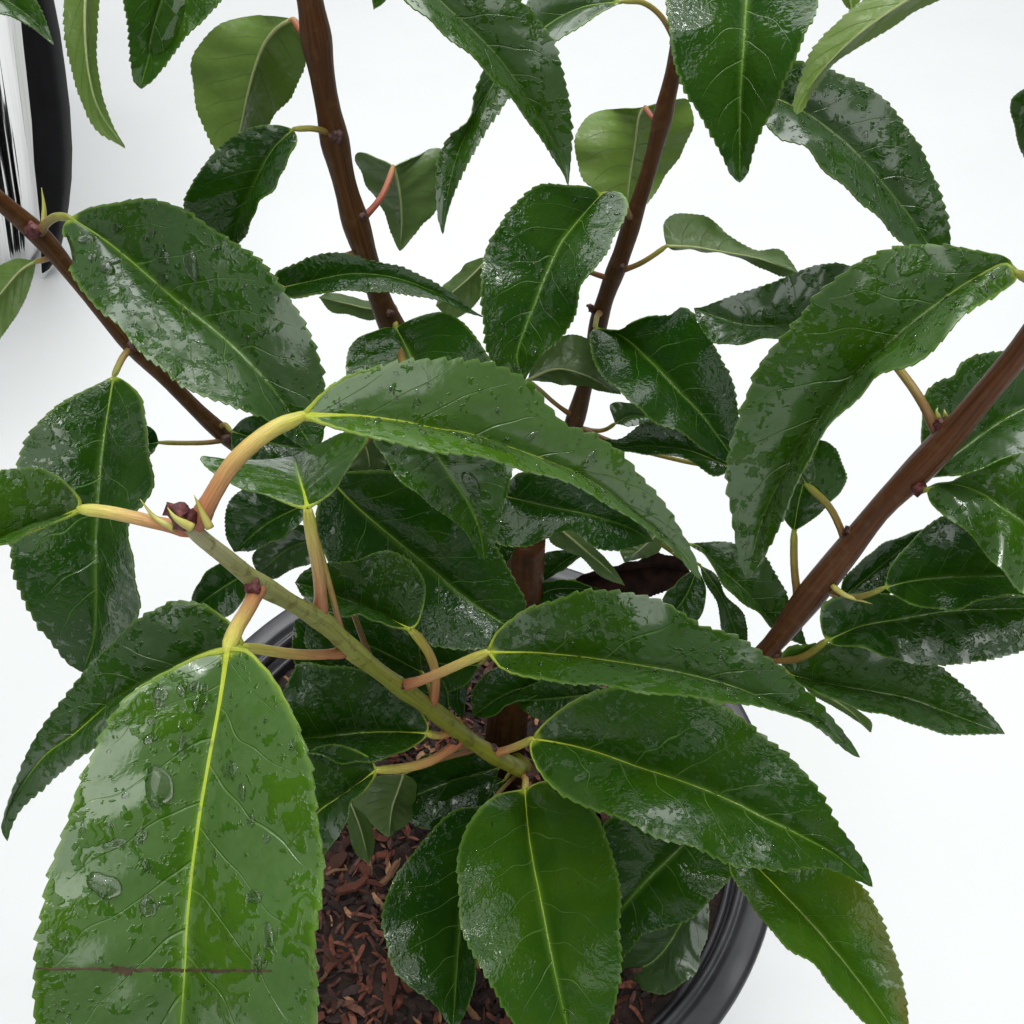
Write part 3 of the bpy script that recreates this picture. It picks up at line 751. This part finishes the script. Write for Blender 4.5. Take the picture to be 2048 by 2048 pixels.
leaf([(228,751),(215,830),(205,910),(198,1000),(195,1100),(194,1200),(190,1270),(166,1345)],
     [(199,766),(123,806),(82,842),(58,871),(40,911),(30,960),(24,1020),(23,1085),(26,1128),(36,1172),(54,1212),(76,1251),(109,1291),(138,1328)],
     [(250,762),(283,795),(288,838),(293,904),(299,960),(290,1005),(268,1050),(258,1085),(263,1121),(268,1172),(271,1208),(260,1250),(232,1300),(195,1335)],
     (19.2,18.4,18.4,19.4), P=[(268,695,19.9),(248,712,19.6)], tone=.1, sheen=0.42, pr=.0008)
leaf([(318,885),(280,892),(225,925)], [(308,860),(280,850),(245,880)], [(305,905),(270,930)], (20.6,20.6,20.6), P=[(464,895,21.5),(400,888,21.1)], tone=0, sheen=0.3)
leaf([(462,862),(540,885),(645,905)], [(490,836),(560,835),(620,865)], [(470,915),(550,940),(620,930)], (20.8,20.6,20.6), tone=0, sheen=0.25)
leaf([(612,1008),(540,1045),(468,1104)], [(560,985),(490,978),(458,1005),(452,1070)], [(604,1042),(570,1068),(520,1096)], (18.4,18.6,18.8), tone=.05, sheen=0.35)
leaf([(640,1075),(575,1098),(515,1148)], [(600,1050),(540,1080),(505,1112)], [(630,1120),(585,1138),(540,1158)], (19.6,19.6,19.6), tone=0, sheen=0.9)
leaf([(505,1140),(445,1175),(378,1222)], [(485,1120),(431,1132),(390,1180)], [(495,1180),(465,1225),(410,1245)], (19.2,19.0,19.0), tone=.05, sheen=0.2)
# ---- leaves on the branch rising behind, left of centre
leaf([(587,38),(558,55),(532,85),(512,130),(495,190),(480,260),(455,345)],
     [(545,32),(480,35),(430,60),(395,105),(383,160),(392,210),(410,255),(432,300)],
     [(610,70),(614,110),(600,150),(572,205),(530,255),(490,310)],
     (15.9,16.6,17.2), face='U', P=[(613,92,15.6),(603,66,15.7)], pet='R', tone=.55, sheen=0.5, pr=.0007)
leaf([(587,258),(545,300),(510,370),(480,440),(462,505)],
     [(555,250),(500,256),(440,295),(395,350),(368,405),(378,440),(420,485)],
     [(594,278),(575,320),(545,370),(510,425),(485,475)],
     (16.0,16.6,17.5), P=[(676,292,16.7),(662,270,16.5),(630,258,16.2)], tone=.1, sheen=0.42, pr=.0006)
leaf([(787,332),(799,380),(804,440),(800,502)],
     [(779,326),(751,315),(719,304),(733,373),(770,417),(777,446),(794,494)],
     [(795,328),(831,312),(882,299),(885,350),(875,417),(846,446),(824,475),(806,498)],
     (18.3,18.8,19.2), face='U', P=[(753,436,17.7),(770,385,17.9)], pet='R', tone=.1, sheen=0.5, pr=.0007)
leaf([(560,576),(620,563),(700,548),(780,553),(860,580),(920,610),(967,634)],
     [(550,548),(587,530),(625,513),(664,506),(699,509),(736,521),(778,529),(803,534),(825,544),(861,561),(902,586),(945,620)],
     [(577,594),(641,586),(685,581),(736,581),(786,583),(840,592),(881,600),(918,615),(943,627)],
     (17.6,17.4,17.6), tone=.1, sheen=0.3)
leaf([(790,612),(742,618),(695,608),(638,595)], [(740,604),(695,593),(655,587)], [(745,640),(695,628),(664,624)], (20.6,20.6,20.6), face='U', tone=0, sheen=0.9)
leaf([(985,510),(935,560),(872,612)], [(940,526),(911,551),(885,580)], [(975,570),(933,625),(900,636)], (20.8,20.8,20.8), face='U', tone=.1, sheen=0.5)
leaf([(791,655),(809,687),(825,720),(845,780),(860,850)],
     [(770,655),(753,660),(716,675),(699,695),(694,720),(693,750),(710,800),(780,850)],
     [(803,648),(840,631),(865,624),(889,625),(923,643),(950,672),(972,708),(985,745),(950,810),(900,850)],
     (18.7,17.8,17.8), tone=.15, sheen=0.05, pr=.0007, P=[(790,630,18.9)])
# ---- hanging from above the picture
leaf([(-150,-70),(0,-5),(60,35),(107,88)], [(-60,-90),(40,-40),(78,15)], [(-100,-20),(0,24),(60,50)], (14,13.8,13.8), tone=.2, sheen=0.6)
leaf([(168,-160),(172,-40),(170,60),(178,150),(198,220),(250,297)], [(130,-100),(130,0),(133,70),(150,160),(170,215),(195,260)], [(205,-90),(197,0),(190,60),(193,130),(205,200),(222,250)],
     (14.6,14.4,14.6), face='U', tone=.5, sheen=0.5)
leaf([(375,-220),(345,-60),(312,60),(281,177)], [(270,-150),(246,-60),(248,0),(258,60),(262,120),(268,163)], [(450,-150),(458,-60),(440,-5),(405,35),(370,75),(335,120),(302,162)],
     (13.8,13.4,13.6), tone=.4, sheen=0.25, key='dropleaf')
leaf([(800,-80),(770,-30),(747,18)], [(775,-60),(745,-10)], [(800,-40),(765,5)], (15.2,15.2,15.2), tone=.4, sheen=0.3)
leaf([(780,-110),(875,0),(962,80),(1012,138),(1050,195),(1090,255),(1120,315),(1137,370)],
     [(770,-55),(820,4),(867,40),(925,101),(969,141),(1020,188),(1049,225),(1081,272),(1107,315),(1130,350)],
     [(880,-115),(970,-70),(1038,0),(1078,43),(1107,87),(1121,130),(1136,196),(1142,254),(1142,308),(1139,350)],
     (14.6,15.2,16.2), tone=.3, sheen=0.67, pr=.0008, key='hang')
leaf([(1497,-170),(1495,-60),(1489,72),(1482,181),(1480,300),(1480,365)],
     [(1390,-130),(1340,-60),(1340,40),(1348,100),(1357,145),(1370,185),(1395,221),(1420,261),(1446,312),(1464,351)],
     [(1600,-130),(1640,-60),(1632,0),(1627,29),(1609,72),(1587,123),(1565,170),(1544,217),(1522,254),(1504,308),(1494,348)],
     (14.6,13.8,14.2), tone=.2, sheen=0.2, pr=.0007)
leaf([(1980,-80),(1870,-30),(1775,25),(1700,82),(1640,145),(1610,190),(1594,228)],
     [(1880,-75),(1780,-40),(1699,25),(1667,54),(1645,76),(1620,112),(1605,152),(1591,188),(1586,222)],
     [(1960,-45),(1873,0),(1819,29),(1765,62),(1710,94),(1667,127),(1638,163),(1616,196),(1604,222)],
     (13.2,13.2,13.6), face='U', tone=.9, sheen=0.5)
leaf([(1690,-60),(1697,-20),(1704,26)], [(1670,-40),(1684,0)], [(1725,-40),(1718,5)], (13.8,13.8,13.8), face='U', tone=.9, sheen=0.5)
# ---- branch right of centre
leaf([(1290,213),(1280,228),(1270,290),(1259,362),(1250,450)],
     [(1270,216),(1244,216),(1193,225),(1172,239),(1155,268),(1155,326),(1168,362),(1204,388),(1232,425)],
     [(1330,203),(1376,199),(1385,220),(1384,240),(1370,283),(1350,325),(1310,385),(1275,430)],
     (20.5,21.2,21.4), face='U', P=[(1304,238,20.1)], pet='R', tone=.75, sheen=0.5)
leaf([(1244,3),(1160,16),(1080,62),(1005,140),(960,215),(922,290),(897,380),(885,468)],
     [(1200,-20),(1120,-18),(1050,10),(985,105),(951,188),(938,240),(896,279),(878,320),(873,380),(876,435)],
     [(1193,29),(1150,58),(1107,89),(1060,140),(1020,188),(994,225),(958,283),(925,344),(904,391),(891,435)],
     (18.4,18.4,18.6), P=[(1346,82,19.1),(1320,30,18.8),(1285,5,18.6)], tone=.15, sheen=0.67)
leaf([(1205,387),(1160,437),(1121,489),(1096,543),(1070,609),(1045,670),(1034,715),(1049,762)],
     [(1180,374),(1136,370),(1078,371),(1045,395),(1005,442),(976,496),(965,551),(963,598),(969,652),(974,699),(1000,738)],
     [(1225,382),(1244,388),(1256,409),(1244,442),(1225,464),(1215,500),(1186,540),(1164,576),(1150,616),(1125,670),(1077,714)],
     (20.2,19.4,19.0,19.0), P=[(1264,455,21.1),(1250,415,20.6),(1228,392,20.3)], tone=.15, sheen=0.35, pr=.0007, key='ctop')
leaf([(1333,492),(1384,493),(1450,504),(1515,516),(1596,546)],
     [(1328,470),(1328,445),(1345,430),(1372,428),(1413,435),(1453,467),(1493,493),(1515,502),(1558,500),(1583,525)],
     [(1345,499),(1384,497),(1439,505),(1493,520),(1529,537),(1569,552)],
     (21.0,20.6,20.2), face='U', P=[(1256,553,21.7),(1290,524,21.3)], tone=.1, sheen=0.67, pr=.0007)
leaf([(1055,760),(1110,738),(1165,748),(1242,788)], [(1068,722),(1110,682),(1150,668),(1200,700),(1230,750)], [(1103,764),(1145,769),(1182,775),(1220,784)],
     (21.6,21.6,21.6), face='U', P=[(1120,828,23.2),(1085,785,22.4)], tone=0, sheen=0.2)
leaf([(1190,655),(1244,672),(1300,722),(1362,788),(1400,827),(1440,880),(1478,932)],
     [(1180,668),(1182,699),(1193,732),(1211,761),(1242,784),(1265,805),(1306,834),(1331,850),(1373,873),(1410,900),(1450,922)],
     [(1230,662),(1269,643),(1300,633),(1342,631),(1362,614),(1396,638),(1424,683),(1445,725),(1464,760),(1472,805),(1480,870)],
     (21.4,20.2,19.8), tone=0, sheen=0.28, pr=.0007)
leaf([(1470,938),(1380,902),(1300,893),(1230,893),(1184,871)], [(1420,880),(1330,845),(1290,845),(1240,878),(1205,878)], [(1430,952),(1400,933),(1352,910),(1269,905),(1210,893)],
     (21.2,21.6,21.8), P=[(1148,850,23.4),(1240,888,22.9),(1380,925,22.1)], tone=0, sheen=0.3)
leaf([(1230,847),(1262,832),(1308,834)], [(1221,809),(1265,807),(1286,817)], [(1245,850),(1290,847)], (23.0,23.0,23.0), P=[(1190,877,23.6)], tone=.1, sheen=0.95)
# ---- right side
leaf([(2033,545),(2012,528),(1946,558),(1873,609),(1801,667),(1757,708),(1710,755),(1660,815),(1615,872),(1580,929),(1529,1030),(1493,1160)],
     [(2015,516),(1964,504),(1902,493),(1830,491),(1765,504),(1714,525),(1685,547),(1638,587),(1612,623),(1583,659),(1551,692),(1522,733),(1497,791),(1475,846),(1458,911),(1457,976),(1464,1027),(1473,1085),(1484,1138)],
     [(2033,560),(1997,587),(1935,625),(1902,665),(1866,697),(1819,726),(1780,736),(1747,748),(1721,777),(1674,838),(1634,896),(1598,954),(1565,1030),(1529,1107),(1504,1148)],
     (12.6,13.0,14.2,15.8), P=[(2120,620,13.2),(2075,570,12.8)], tone=.45, sheen=0.607, pr=.0008, key='right')
leaf([(1720,650),(1640,656),(1585,653),(1541,655),(1481,650),(1430,632),(1388,616)],
     [(1740,560),(1703,534),(1674,527),(1631,531),(1594,545),(1547,565),(1493,583),(1435,603),(1405,614)],
     [(1690,690),(1600,682),(1556,678),(1522,679),(1466,683),(1429,685),(1396,645)],
     (17.6,17.8,18.2), P=[(1862,852,16.5),(1835,790,16.3),(1797,737,16.6)], pr=.0009, tone=.1, sheen=0.635)
leaf([(1520,185),(1570,205),(1609,225),(1667,268),(1718,315),(1768,373),(1819,435),(1852,485),(1885,545)],
     [(1545,130),(1587,121),(1638,134),(1681,149),(1728,170),(1775,207),(1808,250),(1837,290),(1862,341),(1881,391),(1895,442),(1900,500)],
     [(1518,220),(1533,250),(1565,279),(1602,293),(1638,319),(1681,359),(1728,409),(1765,449),(1826,497)],
     (16.2,16.2,16.6), tone=.15, sheen=0.642, pr=.0008, key='ur', P=[(1345,130,19.2),(1430,150,17.5)])
leaf([(2150,150),(2105,230),(2060,340)], [(2080,165),(2025,198),(2030,250),(2042,300)], [(2160,240),(2110,330)], (12.6,13.0,13.4), tone=.1, sheen=0.67)
leaf([(1375,1088),(1399,1093),(1446,1143),(1493,1186),(1544,1244),(1614,1292)], [(1410,1085),(1457,1085),(1526,1110),(1551,1150),(1569,1179),(1580,1208),(1600,1250)], [(1388,1096),(1410,1108),(1439,1157),(1475,1193),(1511,1222),(1560,1268)],
     (21.0,21.0,21.4), P=[(1145,900,23.3),(1260,1020,22.4),(1340,1082,21.4)], tone=.2, sheen=0.6)
leaf([(1400,1130),(1442,1190),(1462,1240),(1485,1305)], [(1432,1150),(1450,1192),(1486,1226),(1494,1285)], [(1408,1160),(1435,1205),(1446,1262)], (21.6,21.8,22.0), P=[(1145,900,23.3),(1280,1050,22.7),(1370,1115,21.9)], tone=.1, sheen=0.6)
leaf([(1395,1135),(1372,1190),(1335,1240)], [(1360,1160),(1328,1198)], [(1412,1180),(1395,1240)], (22.2,22.2,22.2), P=[(1140,910,23.4),(1280,1055,22.9),(1372,1122,22.3)], tone=0, sheen=0.2)
leaf([(1588,1062),(1598,1000),(1616,940),(1642,880)], [(1570,1040),(1566,1000),(1585,930),(1618,890)], [(1631,1034),(1660,1005),(1681,983),(1692,958),(1685,933),(1674,902),(1655,885)],
     (18.8,18.4,18.2), P=[(1592,1196,19.6),(1588,1130,19.2)], tone=.1, sheen=0.6, pr=.0009, zl=-.2, zr=-.5)
leaf([(1612,968),(1590,930),(1545,870)], [(1590,965),(1555,930),(1530,890)], [(1628,962),(1625,920),(1585,870)], (17.6,17.2,16.8), P=[(1692,1078,18.5),(1660,1015,18.0)], tone=.3, sheen=0.5, pr=.0008)
leaf([(1848,955),(1896,921),(1938,890),(2000,845),(2060,812),(2160,775)],
     [(1843,900),(1845,840),(1857,787),(1878,764),(1905,751),(1917,731),(1952,710),(1998,704),(2060,700),(2120,725)],
     [(1872,954),(1946,945),(2000,926),(2060,908),(2120,860)], (17.3,17.4,17.4), tone=.1, sheen=0.652)
leaf([(1852,978),(1880,970),(1913,969),(1964,987),(2011,1020),(2048,1045),(2150,1140)],
     [(1870,968),(1905,963),(1930,950),(1964,936),(2018,914),(2080,908),(2140,1000)],
     [(1858,1000),(1866,1012),(1891,1034),(1928,1056),(1964,1096),(2000,1139),(2047,1186),(2120,1200)],
     (16.6,15.8,15.4), P=[(1842,985,16.9)], tone=.35, sheen=0.6)
leaf([(1769,1175),(1820,1163),(1873,1157),(1964,1154),(2048,1154),(2140,1160)],
     [(1771,1165),(1782,1129),(1821,1087),(1855,1053),(1890,1034),(1960,1020),(2048,1050),(2110,1100)],
     [(1785,1188),(1819,1208),(1860,1217),(1891,1216),(1964,1200),(2048,1190),(2110,1185)],
     (17.8,17.4,17.2), P=[(1668,1196,18.9),(1710,1198,18.4),(1745,1186,18.0)], tone=.1, sheen=0.25)
leaf([(1680,1198),(1740,1150),(1800,1100),(1895,1045)], [(1687,1163),(1740,1108),(1777,1087),(1824,1066)], [(1720,1205),(1790,1180),(1860,1110)], (19.8,19.8,19.6), tone=0, sheen=0.3)
leaf([(1653,1281),(1724,1252),(1803,1237),(1892,1221),(2008,1216),(2130,1216)],
     [(1646,1270),(1640,1237),(1646,1210),(1680,1195),(1760,1188),(1850,1190),(1960,1190),(2060,1195)],
     [(1668,1290),(1729,1296),(1777,1313),(1829,1326),(1892,1330),(1974,1318),(2040,1302),(2100,1270)],
     (19.0,18.5,18.0), P=[(1562,1338,20.4),(1600,1322,19.8)], tone=.1, sheen=0.5, pr=.0009)
leaf([(1578,1348),(1658,1368),(1750,1384),(1816,1397),(1882,1421),(1950,1446),(2010,1468)],
     [(1562,1320),(1574,1296),(1608,1289),(1660,1287),(1740,1296),(1810,1312),(1879,1333),(1913,1360),(1945,1392),(1974,1423),(2002,1455)],
     [(1590,1360),(1614,1376),(1660,1395),(1719,1413),(1790,1436),(1869,1460),(1934,1467),(1987,1467)],
     (20.2,19.4,18.8), tone=.25, sheen=0.6, pr=.0008)
leaf([(1600,1362),(1655,1392),(1705,1426),(1742,1464)], [(1649,1373),(1707,1415),(1743,1446)], [(1620,1385),(1660,1408),(1722,1446)], (21.2,21.2,21.2), face='U', tone=.2, sheen=0.6)

# ------------------------------------------------------------------ buds and stipules at the nodes
def bud(p, dirpx, ln, r, mat, par, rough=.25, taper=.4):
    a = at(*p)
    allp = np.vstack(PATHS)
    near = allp[np.linalg.norm(allp - a, axis=1).argmin()]
    a = near + (a - near) * min(1.0, (0.0023 if par is bE else 0.0019) / (np.linalg.norm(a - near) + 1e-9))
    b = at(p[0] + dirpx[0], p[1] + dirpx[1], p[2] - 0.3)
    return lump('bud', a, b - a, ln * .85, r * (.95 if par is bE else .75), mat, par, rough, taper)
bud((384, 1052, 12.2), (-60, -58), .0050, .0018, M_BUD, bE, .4, .25)
bud((512, 1172, 13.7), (-30, 12), .0022, .0016, M_BUD, bE, .3)
bud((640, 1228, 15.8), (-10, -25), .0016, .0010, M_BUD, bE, .3)
bud((685, 1312, 17.1), (-8, -20), .0014, .0009, M_BUDB, bE, .3)
bud((806, 1372, 19.2), (-6, -16), .0014, .0010, M_BUDB, bE, .3)
bud((902, 1488, 21.8), (-10, 5), .0016, .0012, M_BUDB, bE, .3)
bud((985, 1496, 22.7), (10, -10), .0014, .0011, M_BUDB, bE, .3)
bud((1062, 1556, 23.6), (10, 10), .0020, .0014, M_BUDB, bE, .3)
bud((70, 464, 18.1), (-8, -10), .0026, .0022, M_BUD, bD, .3)
bud((270, 690, 19.7), (-10, -12), .0020, .0018, M_BUDB, bD, .3)
bud((452, 880, 21.3), (-10, -5), .0020, .0016, M_BUDB, bD, .3)
bud((678, 280, 16.4), (-8, -12), .0018, .0016, M_BUDB, bA, .3)
bud((748, 438, 17.4), (10, -6), .0014, .0012, M_BUDB, bA, .3)
bud((782, 628, 18.6), (6, -8), .0014, .0012, M_BUDB, bA, .3)
bud((1180, 618, 22.2), (-14, -16), .0036, .0012, M_BUDB, bB, .4)
bud((1252, 548, 21.4), (8, -8), .0014, .0012, M_BUDB, bB, .3)
bud((1872, 846, 16.2), (-4, -22), .0022, .0017, M_BUD, bC, .4)
bud((1838, 984, 16.8), (16, -6), .0030, .0019, M_BUD, bC, .4)
bud((1700, 1066, 18.1), (-2, -20), .0020, .0016, M_BUDB, bC, .4)
bud((1598, 1186, 19.3), (6, -14), .0014, .0012, M_BUDB, bC, .4)
bud((1566, 1330, 20.2), (10, 0), .0016, .0013, M_BUDB, bC, .4)

def spike(pts, r, par, mat=M_STIP):
    q = spline(pts, 12)
    p = np.array([at(*x) for x in q])
    tube('stipule', p, np.interp(np.linspace(0, 1, 12), [0, .3, 1], [r, r * .9, r * .08]), mat, par, 8)
spike([(420, 1056, 12.2), (402, 1020, 12.1), (388, 990, 12.0)], .00055, bE)
spike([(350, 1058, 12.2), (310, 1035, 12.2), (280, 998, 12.1)], .00045, bE)
spike([(385, 1056, 12.0), (350, 1035, 11.9), (335, 1015, 11.9)], .0006, bE)
spike([(87, 450, 18.0), (88, 415, 17.9), (83, 375, 17.8)], .0005, bD)
spike([(1665, 1172, 18.6), (1690, 1190, 18.4), (1745, 1208, 18.3)], .0006, bC)
spike([(1878, 836, 16.1), (1873, 822, 16.0), (1876, 815, 16.0)], .0004, bC)
spike([(1893, 836, 16.1), (1890, 826, 16.0), (1888, 818, 16.0)], .0004, bC)

# ------------------------------------------------------------------ water drops resting on blades
def surf(key, t, v):
    ob, G, nm, lv = LEAVES[key]
    i = t * NL
    i0 = min(int(i), NL - 1); fi = i - i0
    j = np.interp(v, lv, np.arange(len(lv)))
    j0 = min(int(j), len(lv) - 2); fj = j - j0
    def bl(A):
        return (A[i0, j0] * (1 - fi) * (1 - fj) + A[i0 + 1, j0] * fi * (1 - fj) + A[i0, j0 + 1] * (1 - fi) * fj + A[i0 + 1, j0 + 1] * fi * fj)
    n = bl(nm); n /= np.linalg.norm(n)
    tg = G[i0 + 1, j0] - G[i0, j0]
    return bl(G), n, tg

def drop_geo(p, n, tg, a, b, h, rot, base=0, irr=0.12):
    e1 = tg - n * (tg @ n); e1 /= np.linalg.norm(e1) + 1e-12
    e2 = np.cross(n, e1)
    c, s = math.cos(rot), math.sin(rot)
    e1, e2 = c * e1 + s * e2, -s * e1 + c * e2
    rings, seg = 6, 18
    ph = rng.uniform(0, 6.28, 3)
    V = [p + n * h]
    for i in range(1, rings + 1):
        q = i / rings
        z = h * math.sqrt(max(0, 1 - q ** 2)) if i < rings else -0.00012
        for j in range(seg):
            an = 2 * math.pi * j / seg
            k = 1 + irr * (math.sin(2 * an + ph[0]) + 0.7 * math.sin(3 * an + ph[1]) + 0.4 * math.sin(5 * an + ph[2]))
            V.append(p + e1 * a * q * k * math.cos(an) + e2 * b * q * k * math.sin(an) + n * z)
    Fc = [(base, base + 1 + j, base + 1 + (j + 1) % seg) for j in range(seg)]
    for i in range(rings - 1):
        for j in range(seg):
            o = base + 1 + i * seg
            Fc.append((o + j, o + seg + j, o + seg + (j + 1) % seg, o + (j + 1) % seg))
    return V, Fc

def drop(key, t, v, a, b=None, h=None, rot=0.0, irr=.12):
    p, n, tg = surf(key, t, v)
    V, Fc = drop_geo(p, n, tg, a, b or a, h or 0.45 * min(a, b or a), rot, 0, irr)
    link('water_drop', V, Fc, M_WATER, LEAVES[key][0], origin=p)

def sprinkle(key, count, amin, amax, t0=.06, t1=.95):
    V, Fc = [], []
    for k in range(count):
        t, v = random.uniform(t0, t1), random.uniform(-.9, .9)
        p, n, tg = surf(key, t, v)
        a = random.uniform(amin, amax) * random.uniform(.5, 1)
        vv, ff = drop_geo(p, n, tg, a, a * random.uniform(.55, 1), a * random.uniform(.25, .5), random.uniform(0, 3), len(V), .2)
        V += vv; Fc += ff
    o = link('water_droplets', V, Fc, M_WATER, LEAVES[key][0], origin=LEAVES[key][1][0, LEAVES[key][1].shape[1] // 2])
    o['kind'] = 'stuff'

SGN = -1 if LEAVES['big'][1][50, 0] @ RIGHT < LEAVES['big'][1][50, -1] @ RIGHT else 1
for t, v, a, b, rot in ((.115, .62, .0011, .0008, 0), (.10, .50, .0010, .0008, .3), (.095, .35, .0009, .0008, 1), (.14, .78, .0013, .0010, .5), (.13, .30, .0012, .0009, .6),
                        (.16, .70, .0008, .0006, .2), (.19, .66, .0007, .0006, .2), (.29, .40, .0026, .0021, .5), (.21, .30, .0014, .0007, .3), (.38, .45, .0011, .0009, 0),
                        (.24, -.30, .0016, .0011, .8), (.28, -.42, .0012, .0008, .2), (.22, .62, .0008, .0007, 0), (.47, .62, .0022, .0016, 1.1), (.40, .62, .0016, .0007, 2), (.43, .35, .0012, .0006, .6),
                        (.33, -.5, .001, .0007, 0), (.46, -.55, .0015, .0008, 1.4), (.52, -.7, .0016, .0009, .5), (.50, .30, .0018, .0010, .4), (.57, -.62, .0013, .0008, .2), (.36, -.62, .0007, .0006, 0)):
    drop('big', t, SGN * v, a * .85, b * .85, h=.42 * b, rot=rot)
for t, v, a, b in ((.10, .35, .0017, .0012), (.16, .5, .0012, .0009), (.21, .45, .0019, .0014), (.20, .25, .0012, .0009), (.33, -.10, .0014, .001), (.37, .28, .0009, .0007),
                   (.30, -.35, .0022, .0011), (.38, -.5, .0026, .0013), (.25, -.5, .0010, .0008), (.15, -.4, .0014, .0009), (.44, .12, .0009, .0006)):
    drop('left', t, v, a, b, rot=random.uniform(0, 3))
    drop('arch', min(.9, t * 1.7), v * .9, a * .55, b * .5, rot=random.uniform(0, 3))
p_, n_, t_ = surf('dropleaf', .62, .1)
drop('dropleaf', .66, -.18, .0048, .0030, .0011, .1, .06)
drop('wet', .52, -.25, .0035, .0012, .0008, .0, .1)
drop('arch', .42, SGN * .5, .0040, .0008, .0006, .0, .1)
for k, c, a0, a1 in (('big', 90, .0002, .0006), ('left', 150, .0002, .0007), ('arch', 150, .00015, .0006), ('mid', 130, .0002, .0007), ('right', 260, .0002, .0006), ('ur', 150, .0002, .0007),
                     ('low', 90, .0002, .0006), ('ctop', 90, .0002, .0008), ('wet', 50, .0002, .0008), ('front', 40, .0002, .0006)):
    sprinkle(k, c, a0, a1)

# ------------------------------------------------------------------ brown crease across the big leaf
ob, G, nm, lv = LEAVES['big']
cr = []
for v in np.linspace(-1, 1, 161):
    best = None
    for t in np.linspace(.5, .8, 121):
        p, n, tg = surf('big', t, v)
        c = p - CAM
        px = 1024 + F * (c @ RIGHT) / (c @ FWD); py = 1024 - F * (c @ UP) / (c @ FWD)
        want = 1937 + 0.012 * (px - 80)
        if best is None or abs(py - want) < best[0]:
            best = (abs(py - want), p, n, tg, px)
    cr.append(best)
cr = [c for c in sorted(cr, key=lambda c: c[4]) if 72 < c[4] < 548]
V, Fc = [], []
for k, c in enumerate(cr):
    wd = 0.00022 * (0.45 + 0.55 * math.sin(math.pi * k / (len(cr) - 1)) + 0.7 * random.random()) * (2.2 if 225 < c[4] < 265 else 1)
    d = c[3] / np.linalg.norm(c[3])
    p = c[1]
    V += [p - d * wd - c[2] * .00003, p + c[2] * .00006, p + d * wd - c[2] * .00003]
for k in range(len(cr) - 1):
    a = 3 * k
    Fc += [(a, a + 1, a + 4, a + 3), (a + 1, a + 2, a + 5, a + 4)]
o = link('dry_crease', V, Fc, M_SCAR, ob, origin=cr[0][1])
o['label'] = 'thin dry brown crack across the leaf'

for o in bpy.data.objects:
    if '_o' in o:
        del o['_o']
